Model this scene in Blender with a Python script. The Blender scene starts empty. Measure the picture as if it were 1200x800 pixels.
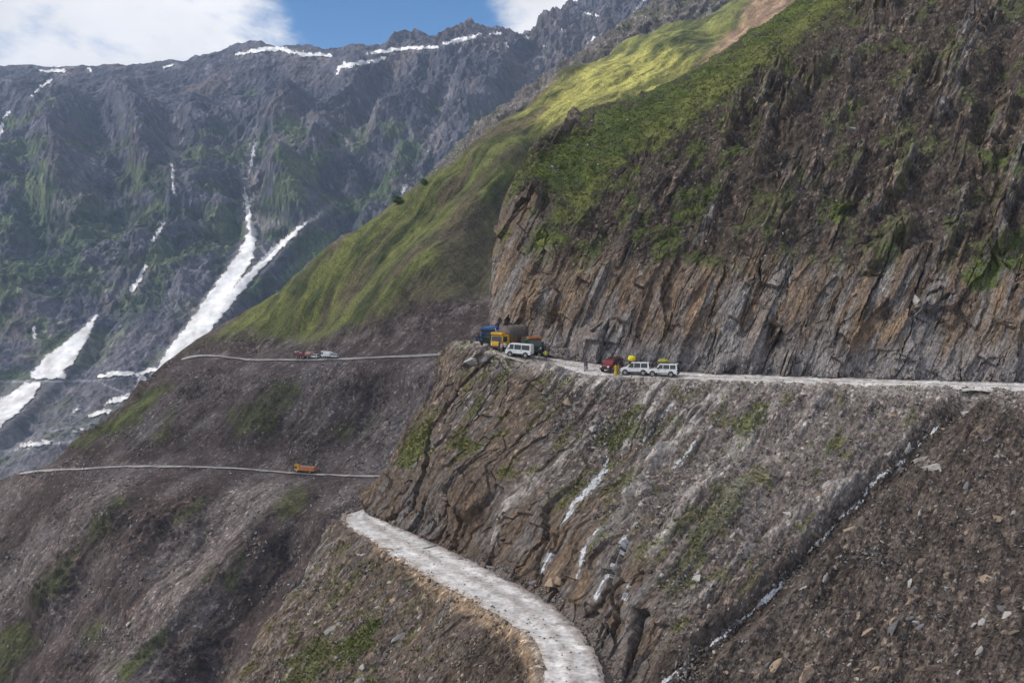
import bpy, bmesh, math, random
import numpy as np
from concurrent.futures import ThreadPoolExecutor
from mathutils import Vector, Matrix
random.seed(7); RNG = np.random.default_rng(11)
F32 = np.float32
# ------------------------------------------------------------------ scene, camera
S = bpy.context.scene
COL = S.collection
FPX, PITCH = 1287.0, math.atan2(100, 1287)
CP, SP = math.cos(PITCH), math.sin(PITCH)
cam_d = bpy.data.cameras.new('camera'); cam = bpy.data.objects.new('camera', cam_d); COL.objects.link(cam)
cam_d.sensor_width = 36; cam_d.lens = 36*FPX/1200; cam_d.clip_start = .5; cam_d.clip_end = 60000
cam.rotation_euler = (math.pi/2-PITCH, 0, 0); S.camera = cam

def P(px, py, D):
    """photo pixel (1200 x 800) at distance D along the ground -> point in metres"""
    a = (px-600)/FPX; b = (400-py)/FPX
    y = CP + b*SP; z = -SP + b*CP
    return np.array((a/y*D, D, z/y*D))
def DZ(py, z):
    b = (400-py)/FPX
    return z*(CP+b*SP)/(-SP+b*CP)
def project(p):
    y = p[..., 1]*CP - p[..., 2]*SP; z = p[..., 1]*SP + p[..., 2]*CP
    y = np.maximum(y, .1)
    return (600+p[..., 0]/y*FPX).astype(F32), (400-z/y*FPX).astype(F32)

# ------------------------------------------------------------------ noise (numpy)
POOL = ThreadPoolExecutor(4)
def _chunks(fn, p, n):
    N = len(p); k = max(1, N//60000)
    parts = np.array_split(np.arange(N), k)
    return np.concatenate(list(POOL.map(lambda ix: fn(p[ix[0]:ix[-1]+1]), parts))) if N else np.zeros(0, F32)
def _h(x, y, z, seed):
    h = (x.astype(np.uint32)*np.uint32(374761393) + y.astype(np.uint32)*np.uint32(668265263)
         + z.astype(np.uint32)*np.uint32(2147483647) + np.uint32((seed*974634777) & 0xffffffff))
    h = (h ^ (h >> np.uint32(13)))*np.uint32(1274126177)
    h = (h ^ (h >> np.uint32(15)))*np.uint32(2246822519)
    return h ^ (h >> np.uint32(16))
_G = np.array([(1,1,0),(-1,1,0),(1,-1,0),(-1,-1,0),(1,0,1),(-1,0,1),(1,0,-1),(-1,0,-1),(0,1,1),(0,-1,1),(0,1,-1),(0,-1,-1),(1,1,0),(-1,1,0),(0,-1,1),(0,-1,-1)], F32)
def perlin(p, seed=0):
    def f(q):
        q = q.astype(F32); i = np.floor(q).astype(np.int64); w = q-i; u = w*w*w*(w*(w*6-15)+10)
        r = 0
        for a in (0, 1):
            wa = u[:, 0] if a else 1-u[:, 0]
            for b in (0, 1):
                wb = wa*(u[:, 1] if b else 1-u[:, 1])
                for c in (0, 1):
                    g = _G[_h(i[:, 0]+a, i[:, 1]+b, i[:, 2]+c, seed) & np.uint32(15)]
                    d = g[:, 0]*(w[:, 0]-a)+g[:, 1]*(w[:, 1]-b)+g[:, 2]*(w[:, 2]-c)
                    r = r + d*wb*(u[:, 2] if c else 1-u[:, 2])
        return r.astype(F32)
    return _chunks(f, p, 0)
def fbm(p, seed=0, n=4, gain=.5, ridged=False):
    r = 0; a = 1.; s = 0.
    for k in range(n):
        v = perlin(p*(2.03**k), seed+k*17)
        if ridged: v = 1-2*np.abs(v)*1.6
        r = r + a*v; s += a; a *= gain
    return r/s*(1 if ridged else 1.6)
def cells(x, y, seed=0):
    """2-D Voronoi: random value of the cell, second random, distance to its border"""
    p = np.stack([x, y], 1).astype(F32)
    def f(q):
        i = np.floor(q).astype(np.int64); w = q-i
        d1 = np.full(len(q), 9., F32); d2 = d1.copy(); id1 = np.zeros(len(q), np.uint32)
        for a in (-1, 0, 1):
            for b in (-1, 0, 1):
                h = _h(i[:, 0]+a, i[:, 1]+b, i[:, 0]*0, seed)
                cx = (h & np.uint32(1023)).astype(F32)/1023+a; cy = ((h >> np.uint32(10)) & np.uint32(1023)).astype(F32)/1023+b
                d = np.maximum(np.abs(w[:, 0]-cx), np.abs(w[:, 1]-cy))
                n = d < d1
                d2 = np.where(n, d1, np.minimum(d2, d)); id1 = np.where(n, h, id1); d1 = np.where(n, d, d1)
        v = ((id1 >> np.uint32(20)) & np.uint32(4095)).astype(F32)/4095
        v2 = ((id1 >> np.uint32(3)) & np.uint32(4095)).astype(F32)/4095
        return np.stack([v, v2, d2-d1], 1)
    r = _chunks(f, p, 0)
    return r[:, 0], r[:, 1], r[:, 2]
def sst(a, b, x):
    t = np.clip((x-a)/(b-a), 0, 1); return t*t*(3-2*t)
def mix(c, d, m):
    return c*(1-m[:, None]) + np.asarray(d, F32)*m[:, None]

# ------------------------------------------------------------------ outlines in photo coordinates
def poly(px, py, pts):
    """signed distance (+ inside) in pixels to a closed outline"""
    P_ = np.asarray(pts, F32); out = np.full(len(px), -1e3, F32)
    lo = P_.min(0)-60; hi = P_.max(0)+60
    ix = np.nonzero((px > lo[0]) & (px < hi[0]) & (py > lo[1]) & (py < hi[1]))[0]
    x = px[ix]; y = py[ix]; d = np.full(len(ix), 1e9, F32); ins = np.zeros(len(ix), bool)
    for k in range(len(P_)):
        a = P_[k-1]; b = P_[k]; e = b-a
        t = np.clip(((x-a[0])*e[0]+(y-a[1])*e[1])/max(e@e, 1e-6), 0, 1)
        d = np.minimum(d, np.hypot(x-a[0]-t*e[0], y-a[1]-t*e[1]))
        if a[1] != b[1]:
            c = (a[1] > y) != (b[1] > y)
            ins ^= c & (x < (b[0]-a[0])*(y-a[1])/(b[1]-a[1])+a[0])
    out[ix] = np.where(ins, d, -d)
    return out
def stroke(px, py, pts):
    """signed distance (+ inside) to a line of varying half width: (x, y, half width)"""
    P_ = np.asarray(pts, F32); out = np.full(len(px), -1e3, F32)
    lo = P_[:, :2].min(0)-90; hi = P_[:, :2].max(0)+90
    ix = np.nonzero((px > lo[0]) & (px < hi[0]) & (py > lo[1]) & (py < hi[1]))[0]
    x = px[ix]; y = py[ix]; d = np.full(len(ix), -1e9, F32)
    for k in range(len(P_)-1):
        a = P_[k]; e = P_[k+1]-a
        t = np.clip(((x-a[0])*e[0]+(y-a[1])*e[1])/max(e[0]**2+e[1]**2, 1e-6), 0, 1)
        d = np.maximum(d, a[2]+t*e[2]-np.hypot(x-a[0]-t*e[0], y-a[1]-t*e[1]))
    out[ix] = d
    return out

# ------------------------------------------------------------------ patches of land
def _basis(kn, td):
    n = len(kn); M = np.zeros((n, n))
    for i in range(n):
        if i == 0: M[0, 0], M[0, 1] = -1/(kn[1]-kn[0]), 1/(kn[1]-kn[0])
        elif i == n-1: M[i, i-1], M[i, i] = -1/(kn[i]-kn[i-1]), 1/(kn[i]-kn[i-1])
        else:
            h0, h1 = kn[i]-kn[i-1], kn[i+1]-kn[i]
            M[i, i-1] = -h1/(h0*(h0+h1)); M[i, i] = (h1-h0)/(h0*h1); M[i, i+1] = h0/(h1*(h0+h1))
    j = np.clip(np.searchsorted(kn, td, 'right')-1, 0, n-2); h = kn[j+1]-kn[j]; t = (td-kn[j])/h
    B = np.zeros((len(td), n)); r = np.arange(len(td))
    B[r, j] += 2*t**3-3*t**2+1; B[r, j+1] += -2*t**3+3*t**2
    B += ((t**3-2*t**2+t)*h)[:, None]*M[j] + ((t**3-t**2)*h)[:, None]*M[j+1]
    return B
def land(rows, step, hide_c={}, hide_r={}):
    """rows of (px, py, D) control points -> dense grid (nv, nu, 3), and row/column numbers of every sample"""
    C = np.array([[P(*c) for c in r] for r in rows])
    lu = np.linalg.norm(np.diff(C, axis=1), axis=2); lv = np.linalg.norm(np.diff(C, axis=0), axis=2)
    su = lu/((C[:, 1:, 1]+C[:, :-1, 1])/2)*FPX; sv = lv/((C[1:, :, 1]+C[:-1, :, 1])/2)*FPX
    def par(ln, sc, ax, hide):
        k = np.concatenate([[0], np.cumsum(ln.mean(ax))]); t = []; g = []
        for i in range(len(k)-1):
            n = max(2, int(np.ceil(np.percentile(sc[:, i] if ax == 0 else sc[i], 75)/(step*hide.get(i, 1)))))
            f = np.arange(n)/n; t += list(k[i]+(k[i+1]-k[i])*f); g += list(i+f)
        return k, np.array(t+[k[-1]]), np.array(g+[len(k)-1.])
    ku, tu, gu = par(lu, su, 0, hide_c); kv, tv, gv = par(lv, sv, 1, hide_r)
    cols_ = []; iv = np.minimum(gv.astype(int), len(rows)-2); fv = gv-iv
    for c_ in range(C.shape[1]):       # every column keeps its own spacing, so short steps do not overshoot
        k = np.concatenate([[0], np.cumsum(lv[:, c_])+np.arange(1, len(rows))*1e-3]); cols_.append(_basis(k, k[iv]+(k[iv+1]-k[iv])*fv) @ C[:, c_])
    G = np.einsum('vcx,uc->vux', np.stack(cols_, 1), _basis(ku, tu))
    return G, gv, gu
def normals(G):
    du = np.gradient(G, axis=1); dv = np.gradient(G, axis=0)
    n = np.cross(du, dv); n /= np.linalg.norm(n, axis=2, keepdims=True)+1e-9
    return n
def slope(G):
    return np.abs(normals(G)[..., 2]).ravel()
def grid_mesh(name, G, mat, col, sc=None, keep=None, smooth=True, sw=None):
    nv, nu = G.shape[:2]; N = nv*nu
    a = np.arange(N).reshape(nv, nu)
    q = np.stack([a[:-1, :-1], a[:-1, 1:], a[1:, 1:], a[1:, :-1]], -1).reshape(-1, 4)
    if keep is not None: q = q[keep.reshape(nv, nu)[:-1, :-1].ravel()]
    used = np.unique(q); remap = np.zeros(N, np.int64); remap[used] = np.arange(len(used)); q = remap[q]
    me = bpy.data.meshes.new(name)
    me.vertices.add(len(used)); me.vertices.foreach_set('co', G.reshape(-1, 3)[used].astype(F32).ravel())
    me.loops.add(q.size); me.loops.foreach_set('vertex_index', q.ravel().astype(np.int32))
    me.polygons.add(len(q)); me.polygons.foreach_set('loop_start', np.arange(0, q.size, 4, dtype=np.int32))
    me.polygons.foreach_set('use_smooth', np.full(len(q), smooth))
    me.update(calc_edges=True)
    if col is not None:
        c = np.ones((len(used), 4), F32); c[:, :3] = np.clip(col[used], .003, .95)
        if sw is not None: c[:, 3] = np.clip(sw[used], 0, 1)
        at = me.attributes.new('tint', 'FLOAT_COLOR', 'POINT'); at.data.foreach_set('color', c.ravel())
    if sc is not None:
        at = me.attributes.new('bed', 'FLOAT_VECTOR', 'POINT'); at.data.foreach_set('vector', sc[used].astype(F32).ravel())
    me.materials.append(mat)
    o = bpy.data.objects.new(name, me); COL.objects.link(o)
    return o
def tag(o, label=None, cat=None, group=None, kind=None):
    for k, v in (('label', label), ('category', cat), ('group', group), ('kind', kind)):
        if v: o[k] = v
    return o

# ------------------------------------------------------------------ materials
def nodes(name):
    m = bpy.data.materials.new(name); m.use_nodes = True
    nt = m.node_tree; b = nt.nodes['Principled BSDF']
    return m, nt, b
def N_(nt, typ, **kw):
    n = nt.nodes.new(typ)
    for k, v in kw.items():
        if k in n.inputs: n.inputs[k].default_value = v
        else: setattr(n, k, v)
    return n
def land_mat(name, fine, coarse, bump, rough=.92, stretch=(1, .25, .25), contrast=.55, speck=None):
    """albedo from the painted attribute, broken up by two procedural noises along the bedding, plus bump"""
    m, nt, b = nodes(name); L = nt.links.new
    tint = N_(nt, 'ShaderNodeAttribute', attribute_name='tint'); bed = N_(nt, 'ShaderNodeAttribute', attribute_name='bed')
    mp = N_(nt, 'ShaderNodeMapping'); mp.inputs['Scale'].default_value = stretch; L(bed.outputs['Vector'], mp.inputs['Vector'])
    n1 = N_(nt, 'ShaderNodeTexNoise', Scale=fine, Detail=4, Roughness=.65); L(mp.outputs[0], n1.inputs['Vector'])
    n2 = N_(nt, 'ShaderNodeTexNoise', Scale=coarse, Detail=3, Roughness=.6); L(bed.outputs['Vector'], n2.inputs['Vector'])
    r1 = N_(nt, 'ShaderNodeMapRange'); r1.inputs[1].default_value = .3; r1.inputs[2].default_value = .7
    r1.inputs[3].default_value = 1-contrast; r1.inputs[4].default_value = 1+contrast; L(n1.outputs[0], r1.inputs[0])
    r2 = N_(nt, 'ShaderNodeMapRange'); r2.inputs[1].default_value = .3; r2.inputs[2].default_value = .7
    r2.inputs[3].default_value = .72; r2.inputs[4].default_value = 1.28; L(n2.outputs[0], r2.inputs[0])
    mu = N_(nt, 'ShaderNodeMath', operation='MULTIPLY'); L(r1.outputs[0], mu.inputs[0]); L(r2.outputs[0], mu.inputs[1])
    vm = N_(nt, 'ShaderNodeVectorMath', operation='SCALE'); L(tint.outputs['Color'], vm.inputs[0]); L(mu.outputs[0], vm.inputs['Scale'])
    if speck:        # loose flakes and pebbles: a few cells much paler, some darker
        ms = N_(nt, 'ShaderNodeMapping'); ms.inputs['Scale'].default_value = (1, speck[1], speck[1]); L(bed.outputs['Vector'], ms.inputs['Vector'])
        vo = N_(nt, 'ShaderNodeTexVoronoi', Scale=speck[0]); L(ms.outputs[0], vo.inputs['Vector'])
        sp = N_(nt, 'ShaderNodeSeparateColor'); L(vo.outputs['Color'], sp.inputs[0])
        ra = N_(nt, 'ShaderNodeValToRGB'); L(sp.outputs[0], ra.inputs[0]); e = ra.color_ramp.elements
        e[0].position = 0; e[0].color = (.55, .55, .55, 1); e[1].position = speck[2]; e[1].color = (1.1, 1.1, 1.1, 1)
        q = ra.color_ramp.elements.new(min(.99, speck[2]+.03)); q.color = (2.0, 2.0, 2.0, 1); q = ra.color_ramp.elements.new(.25); q.color = (.9, .9, .9, 1)
        vw = N_(nt, 'ShaderNodeMix', data_type='RGBA'); L(tint.outputs['Alpha'], vw.inputs['Factor']); vw.inputs[6].default_value = (1, 1, 1, 1); L(ra.outputs[0], vw.inputs[7])
        v2 = N_(nt, 'ShaderNodeVectorMath', operation='MULTIPLY'); L(vm.outputs[0], v2.inputs[0]); L(vw.outputs[2], v2.inputs[1]); vm = v2
    L(vm.outputs[0], b.inputs['Base Color'])
    bp = N_(nt, 'ShaderNodeBump', Strength=.8, Distance=bump); L(n1.outputs[0], bp.inputs['Height']); L(bp.outputs[0], b.inputs['Normal'])
    b.inputs['Roughness'].default_value = rough; b.inputs['Specular IOR Level'].default_value = .2
    return m
def plain(name, col, rough=.6, metal=0., var=.18, scale=3., spec=.4, bump=0):
    m, nt, b = nodes(name); L = nt.links.new
    tc = N_(nt, 'ShaderNodeTexCoord'); n = N_(nt, 'ShaderNodeTexNoise', Scale=scale, Detail=4, Roughness=.6); L(tc.outputs['Object'], n.inputs['Vector'])
    r = N_(nt, 'ShaderNodeMapRange'); r.inputs[1].default_value = .3; r.inputs[2].default_value = .7; r.inputs[3].default_value = 1-var; r.inputs[4].default_value = 1+var
    L(n.outputs[0], r.inputs[0])
    vm = N_(nt, 'ShaderNodeVectorMath', operation='SCALE'); vm.inputs[0].default_value = col; L(r.outputs[0], vm.inputs['Scale']); L(vm.outputs[0], b.inputs['Base Color'])
    b.inputs['Roughness'].default_value = rough; b.inputs['Metallic'].default_value = metal; b.inputs['Specular IOR Level'].default_value = spec
    if bump:
        bp = N_(nt, 'ShaderNodeBump', Strength=.7, Distance=bump); L(n.outputs[0], bp.inputs['Height']); L(bp.outputs[0], b.inputs['Normal'])
    return m
# ------------------------------------------------------------------ bedding: planes of the rock, dipping up to the right
def frame(n, u):
    n = np.array(n, float); n /= np.linalg.norm(n); u = np.array(u, float); u -= n*(u@n); u /= np.linalg.norm(u)
    return np.stack([n, u, np.cross(n, u)], 1)
BED = frame((.866, -.35, -.5), (.5, 0, .866)); BED_WALL = frame((.915, -.27, -.39), (.39, 0, .915))
def bedding(p, B=BED, warp=1., wl=40.):
    w = fbm(p/wl, 91, 2)
    q = p@B; q[:, 0] += warp*w
    return q.astype(F32)
BROWN = (.122, .096, .078); OCHRE = (.20, .148, .102); GREY = (.17, .165, .168); DARK = (.062, .050, .042); PALE = (.36, .34, .33)
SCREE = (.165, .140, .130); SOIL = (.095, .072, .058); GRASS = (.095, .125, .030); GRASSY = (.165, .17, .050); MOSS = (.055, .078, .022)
def strata_colour(sc, seed=0, k=1.):
    """brown, ochre and grey beds running along the bedding"""
    n = len(sc); c = np.tile(np.array(BROWN, F32), (n, 1))
    v, v2, _ = cells(sc[:, 0]/(1.5*k)+.3*fbm(sc/(3*k), 5, 2), sc[:, 1]/(11*k), 31+seed)
    a = fbm(sc/np.array((.9*k, 9*k, 9*k)), 7+seed, 3)
    b = fbm(sc/np.array((6*k, 16*k, 16*k)), 8+seed, 2)
    c = mix(c, OCHRE, sst(.1, .5, a+.6*(v-.5)+.3*b)*.7)
    c = mix(c, GREY, sst(.05, .45, -a*.7+.8*(v2-.5)-.4*b)*.85)
    c *= (1+.55*np.clip(fbm(sc/np.array((.22*k, 4*k, 4*k)), 11+seed, 3, .6), -.8, .9))[:, None]
    c = mix(c, DARK, sst(.62, .95, v2*.6+fbm(sc/np.array((.35*k, 5*k, 5*k)), 9+seed, 3)*.5+.15)*.8)
    return c
def hash1(k, seed):
    k = k.astype(np.int64); return (_h(k, k*0, k*0, seed) & np.uint32(4095)).astype(F32)/4095
def rock_shape(sc, seed, big=1., small=1., plank=0.):
    """stepped slabs, ledges, overhangs and a few open joints, in metres"""
    wob = (.16-.10*plank)*fbm(sc/np.array((7, 9+8*plank, 9)), 15+seed, 3)+(.04-.015*plank)*fbm(sc/1.2, 16+seed, 2)
    k1, k2 = 1-.3*plank, 1+.9*plank
    lay = fbm(sc/np.array((12, 16, 16)), 17+seed, 2)
    v, v2, e = cells(sc[:, 0]/(5.2*k1)+wob, sc[:, 1]/(15*k2)+wob+sc[:, 0]*.06+lay*(.5-.3*plank), 41+seed)
    w, w2, f = cells(sc[:, 0]/(1.9*k1)+wob*1.4, sc[:, 1]/(5.5*k2)+wob*1.5-sc[:, 0]*.12, 43+seed)
    x, x2, g = cells(sc[:, 0]/.6+wob*2, sc[:, 1]/1.5+wob*2+sc[:, 0]*.2, 47+seed)
    # every slab is a plane of its own, tipped a little
    lx = (sc[:, 0]/5.2-np.floor(sc[:, 0]/5.2)-.5); h = big*(2.0*(v-.5)+1.1*(v2-.5)*lx - 1.1*(v2 > .72)*np.exp(-e*26))
    h += (.75*(w-.5)*(.4+.9*sst(.2, .7, v)) - .5*(w2 > .78)*np.exp(-f*16)) + small*(.24*(x-.5)*(.3+1.2*sst(.3, .8, w2)))
    k_ = np.floor(sc[:, 0]/2.6+wob*2.5+.3*lay); hk = hash1(k_, 71+seed); off = fbm(sc/np.array((9, 30, 30)), 75+seed, 1)
    fr_ = np.mod(sc[:, 1]/(5+10*hk)+hk*7.3+off*.3, 1); h += big*.8*np.where(hk > .5, fr_, 1-fr_)*sst(.25, .6, v2+.15)
    h += .6*lay + .10*fbm(sc/np.array((.5, 4, 4)), 51+seed, 3, .6) + .10*fbm(sc/np.array((.4, .7, .7)), 53+seed, 3, .6)
    return h
def scree_shape(p, sc, seed):
    h = .30*fbm(sc/np.array((2.2, 14, 14)), 61+seed, 4, .55) + .16*fbm(p/.9, 63+seed, 3, .6)
    st = fbm(p/np.array((.42, .42, .42)), 65+seed, 2)
    return h + .22*sst(.22, .5, st) + .3*sst(.35, .6, fbm(p/1.6, 67+seed, 2))
def done(G, disp):
    return G + normals(G)*disp.reshape(G.shape[0], G.shape[1], 1)
def orient(G):
    n = normals(G)
    return -1. if (n*G).sum(-1).mean() > 0 else 1.

MAT_ROCK = land_mat('cliff_rock', 7.5, 1.1, .12, stretch=(1, .24, .24), contrast=.62, speck=(3.2, .5, .9))
MAT_MID = land_mat('spur_ground', 2.4, .22, .35, stretch=(1, .45, .45), contrast=.6, speck=(1.5, .6, .92))
MAT_FAR = land_mat('mountain_ground', .22, .03, 2.5, stretch=(1, .6, .6), contrast=.5, speck=(.22, .7, .94))

# ------------------------------------------------------------------ 1  cliff above the upper road
rows = [
 [(640,408,260),(602,414,205),(577,407,181),(622,420,174),(700,432,167),(800,441,162),(900,444,158),(1000,447,155),(1100,449,152),(1200,452,149),(1330,456,146)],
 [(642,396,260),(600,403,205),(578,398,181),(625,412,174),(700,424,167),(800,434,162),(900,438,158),(1000,441,155),(1100,444,152),(1200,447,149),(1330,451,146)],
 [(650,300,262),(606,300,208),(583,310,183),(640,310,177),(715,310,171),(815,310,167),(920,315,163),(1025,320,160),(1130,325,157),(1235,330,154),(1370,335,150)],
 [(655,240,262),(625,230,210),(602,240,186),(655,240,181),(735,235,177),(850,215,176),(965,190,175),(1070,170,173),(1175,170,169),(1280,170,165),(1420,170,160)],
 [(665,200,262),(645,185,212),(628,176,190),(672,152,196),(760,118,207),(880,45,222),(990,-35,240),(1110,-90,240),(1220,-130,235),(1330,-150,230),(1480,-150,225)],
 [(700,190,285),(690,180,250),(670,170,225),(715,155,245),(800,118,260),(910,55,285),(1020,-20,300),(1140,-70,300),(1250,-110,300),(1360,-130,300),(1500,-130,300)],
]
G, gv, gu = land(rows, 1.15, {0: 2, 9: 3}, {4: 2})
p = G.reshape(-1, 3); px, py = project(p); sg = orient(G); V = np.repeat(gv, G.shape[1]); U = np.tile(gu, G.shape[0])
sc = bedding(p, BED_WALL); lo = fbm(p/9., 3, 3); mid = fbm(p/3., 4, 3)
wall = sst(282, 318, py+lo*34+np.where(px < 660, (660-px)*2.2, 0))     # lower vertical wall
wall = np.clip(wall, 0, 1)
gpre = sst(-12, 14, poly(px, py, [(612,212),(640,165),(720,130),(800,90),(870,40),(943,-20),(1005,-30),(988,8),(925,48),(874,88),(836,118),(786,150),(745,178),(706,212),(680,245),(652,288),(628,300),(622,285),(640,262),(668,225),(640,215)])+mid*10+lo*10)
bigrib = 0*px
knobs = sst(.15, .42, fbm(sc/np.array((2.6, 20, 20)), 21, 3)+.03*sst(800, 1000, px)-.04)*(1-wall)
for st in ([(1150,20,12),(1130,70,14),(1100,140,10)], [(1082,70,9),(1055,125,8),(1035,150,4)], [(962,78,6),(938,110,7),(918,135,4)], [(1065,185,9),(1030,235,10),(1020,250,5)], [(1130,230,6),(1108,290,7),(1090,320,4)], [(1180,120,10),(1150,200,8)],
           [(905,140,6),(890,190,7)], [(640,180,10),(620,240,12),(606,300,14)], [(985,120,7),(965,165,6)], [(1000,330,8),(1060,270,7)], [(1196,180,10),(1160,300,8)], [(870,120,4),(845,175,5)], [(1030,30,8),(1000,90,6)]):
    bigrib = np.maximum(bigrib, sst(-7, 6, stroke(px, py, st)+mid*10)*(1-wall))
bigrib *= 1-.85*gpre; knobs = np.maximum(knobs*(1-.85*gpre), bigrib)
rocky = np.clip(wall+knobs, 0, 1)
base = sst(0.0, 1.25, V)
var_ = sst(-.15, .25, fbm(p/np.array((11, 14, 11)), 19, 2))[:, None]
rs = rock_shape(sc, 33, 1.4, .8, .95)*var_[:, 0]+rock_shape(sc, 12, 1.25, 1.2, .15)*(1-var_[:, 0])
h = (1-.45*sst(640, 604, px))*rs*(.03+.97*rocky)*(1-.9*gpre*(1-wall)) + lo*(2.2-1.6*wall)*(1-.4*gpre)
soilh = .9*mid+.55*fbm(p/1.6, 6, 5, .6)+.5*fbm(sc/np.array((3.5, 12, 12)), 27, 3)
h += (1-rocky)*soilh*(1-.6*gpre) + knobs*(.75+1.5*bigrib)*(.8+.5*fbm(sc/np.array((1.1, 9, 9)), 29, 2))
h += .35*(1-rocky)*(1-gpre)*rock_shape(sc, 8, .35, .8)
h -= 2.2*sst(-14, 8, stroke(px, py, [(1185,40,7),(1165,110,9),(1150,160,5)])+mid*8)
G = done(G, sg*h*base*sst(6, 4.6, V)); p = G.reshape(-1, 3); px, py = project(p); up = slope(G); sc = bedding(p, BED_WALL)
c = strata_colour(sc, 0)
c = mix(c, GREY, sst(-.1, .5, fbm(sc/np.array((2.2, 9, 9)), 12, 3)+sst(360, 430, py)*sst(640, 800, px)*.5-.22)*wall*.5)
for pg, cc, am in (([(690,345),(722,350),(728,432),(690,428),(682,395)], (.15,.15,.16), .45), ([(845,345),(872,350),(872,440),(836,440)], (.19,.188,.195), .7),
                   ([(1060,380),(1092,350),(1100,440),(1055,440)], (.17,.172,.185), .6), ([(990,395),(1010,360),(1012,425),(995,425)], OCHRE, .8)):
    c = mix(c, cc, sst(-6, 6, poly(px, py, pg)+mid*14)*am)
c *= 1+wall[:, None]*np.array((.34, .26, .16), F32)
soil = (1-rocky)
c = mix(c, mix(np.tile(np.array(SOIL, F32), (len(p), 1)), (.13, .105, .085), sst(-.1, .5, mid)), soil*sst(-.9, .2, lo+mid*.5)*.92)
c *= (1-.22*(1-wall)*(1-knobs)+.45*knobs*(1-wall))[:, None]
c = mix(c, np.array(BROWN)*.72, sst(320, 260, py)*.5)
g = sst(-14, 16, poly(px, py, [(618,205),(640,165),(720,130),(800,90),(870,40),(943,-20),(1010,-20),(1000,8),(940,45),(890,88),(850,120),(800,152),(760,180),(720,215),(690,245),(655,285),(628,300),(622,285),(640,262),(668,225),(640,230)])+mid*16+lo*10)
gn = fbm(sc/np.array((4, 9, 9)), 25, 4)
g = np.maximum(g, sst(.1, .35, gn+.05)*sst(330, 285, py+lo*15)*np.interp(px, (640, 700, 820, 900, 1200), (.75, .9, .9, .6, .5)))
for pg in ([(780,250),(800,222),(835,225),(820,262),(790,268)], [(772,300),(800,285),(832,292),(800,306)], [(975,250),(985,225),(1005,235),(990,262)],
           [(1015,300),(1040,275),(1068,268),(1050,290),(1020,306)], [(1120,330),(1150,290),(1200,262),(1215,300),(1170,330),(1140,348)], [(1145,180),(1200,170),(1200,200),(1150,200)],
           [(640,290),(660,262),(700,230),(690,260),(660,290)]):
    g = np.maximum(g, sst(-6, 8, poly(px, py, pg)+mid*16))
g *= sst(.12, .38, up)*sst(-.55, -.1, mid+.2*lo+.25)
gc = mix(np.tile(np.array(MOSS, F32), (len(p), 1)), GRASS, sst(-.3, .4, gn+mid*.5))
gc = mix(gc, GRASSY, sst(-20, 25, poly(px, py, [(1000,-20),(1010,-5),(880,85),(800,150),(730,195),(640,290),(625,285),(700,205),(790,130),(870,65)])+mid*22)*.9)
g = np.maximum(g, gpre*.95*sst(-.5, .0, mid*.8+.3*lo+.22-.25*sst(0, .5, fbm(sc/np.array((3, 16, 16)), 33, 2))))
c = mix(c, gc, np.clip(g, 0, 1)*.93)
c = mix(c, (.24, .22, .215), sst(1.42, 1.05, V+lo*.1)*.8)                                  # dust and talus at its foot
G_CLIFF, C_GRASS1 = G, (p, g)
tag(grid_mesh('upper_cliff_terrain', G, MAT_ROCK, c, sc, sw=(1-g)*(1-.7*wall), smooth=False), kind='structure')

# ------------------------------------------------------------------ 2  rock face and scree below the upper road
ZR = -38.6
def LR(px_, py_, dz=0): return (px_, py_, DZ(py_, ZR+dz))
rows = [
 [(610,412,238),(578,404,200),(560,404,179),(598,410,172),(650,422,167.5),(700,437,164),(765,440,160),(840,442.5,157.5),(955,446.5,154.5),(1085,450,151),(1212,454,147.5),(1345,458,144.5)],
 [(600,412,240),(560,408,200),(541,401,175.5),(575,412,168),(620,426,164),(680,441,159),(750,444,157),(830,447,154),(950,451,151),(1080,455,147.5),(1210,459,144),(1340,463,141)],
 [(600,470,238),(540,470,200),(505,470,170),(548,490,162),(600,505,156),(655,520,150),(725,530,147),(805,540,140),(910,560,131),(1050,570,127),(1195,580,124),(1340,590,121)],
 [(590,530,236),(510,530,200),(470,535,166),(520,560,153.5),(575,590,143.5),(632,610,135),(702,635,123),(775,660,112.5),(855,690,109),(990,700,109),(1150,700,108.5),(1310,700,108)],
 [(580,600,235),(500,590,200),(437,600,162.5),(492,626,150.5),(558,658,139),(612,684,128.7),(680,720,117.8),(738,765,107),(795,800,99.5),(920,830,96.5),(1090,830,97),(1260,830,97)],
 [(560,610,232),(470,600,195),LR(426,604,-.8),LR(470,634,-.8),LR(535,670,-.8),LR(590,698,-.8),LR(652,737,-.8),LR(678,775,-.8),(740,840,94),(880,930,87),(1060,930,88),(1240,930,88)],
]
G, gv, gu = land(rows, 1.15, {0: 6, 10: 3}, {4: 1.6})
p = G.reshape(-1, 3); px, py = project(p); sg = orient(G); V = np.repeat(gv, G.shape[1]); U = np.tile(gu, G.shape[0])
sc = bedding(p); lo = fbm(p/9., 103, 3); mid = fbm(p/3., 104, 3)
gully = stroke(px, py, [(1150,452,3),(1120,478,5),(1060,535,6),(1000,590,7),(960,630,7),(915,685,6),(850,740,7),(790,790,10),(760,830,14)])
right = sst(-50, 40, poly(px, py, [(1140,450),(1065,535),(1000,590),(960,635),(915,690),(850,742),(770,815),(700,950),(1700,950),(1700,440)])+mid*22+lo*26)
face = sst(-26, 26, poly(px, py, [(300,650),(500,380),(640,400),(640,440),(655,500),(700,560),(725,600),(760,660),(765,720),(765,850),(300,850)])+lo*26+mid*10)
wall = sst(-22, 22, poly(px, py, [(400,640),(440,560),(500,560),(560,560),(640,590),(690,600),(730,625),(770,690),(775,860),(600,860)])+lo*16)
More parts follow.
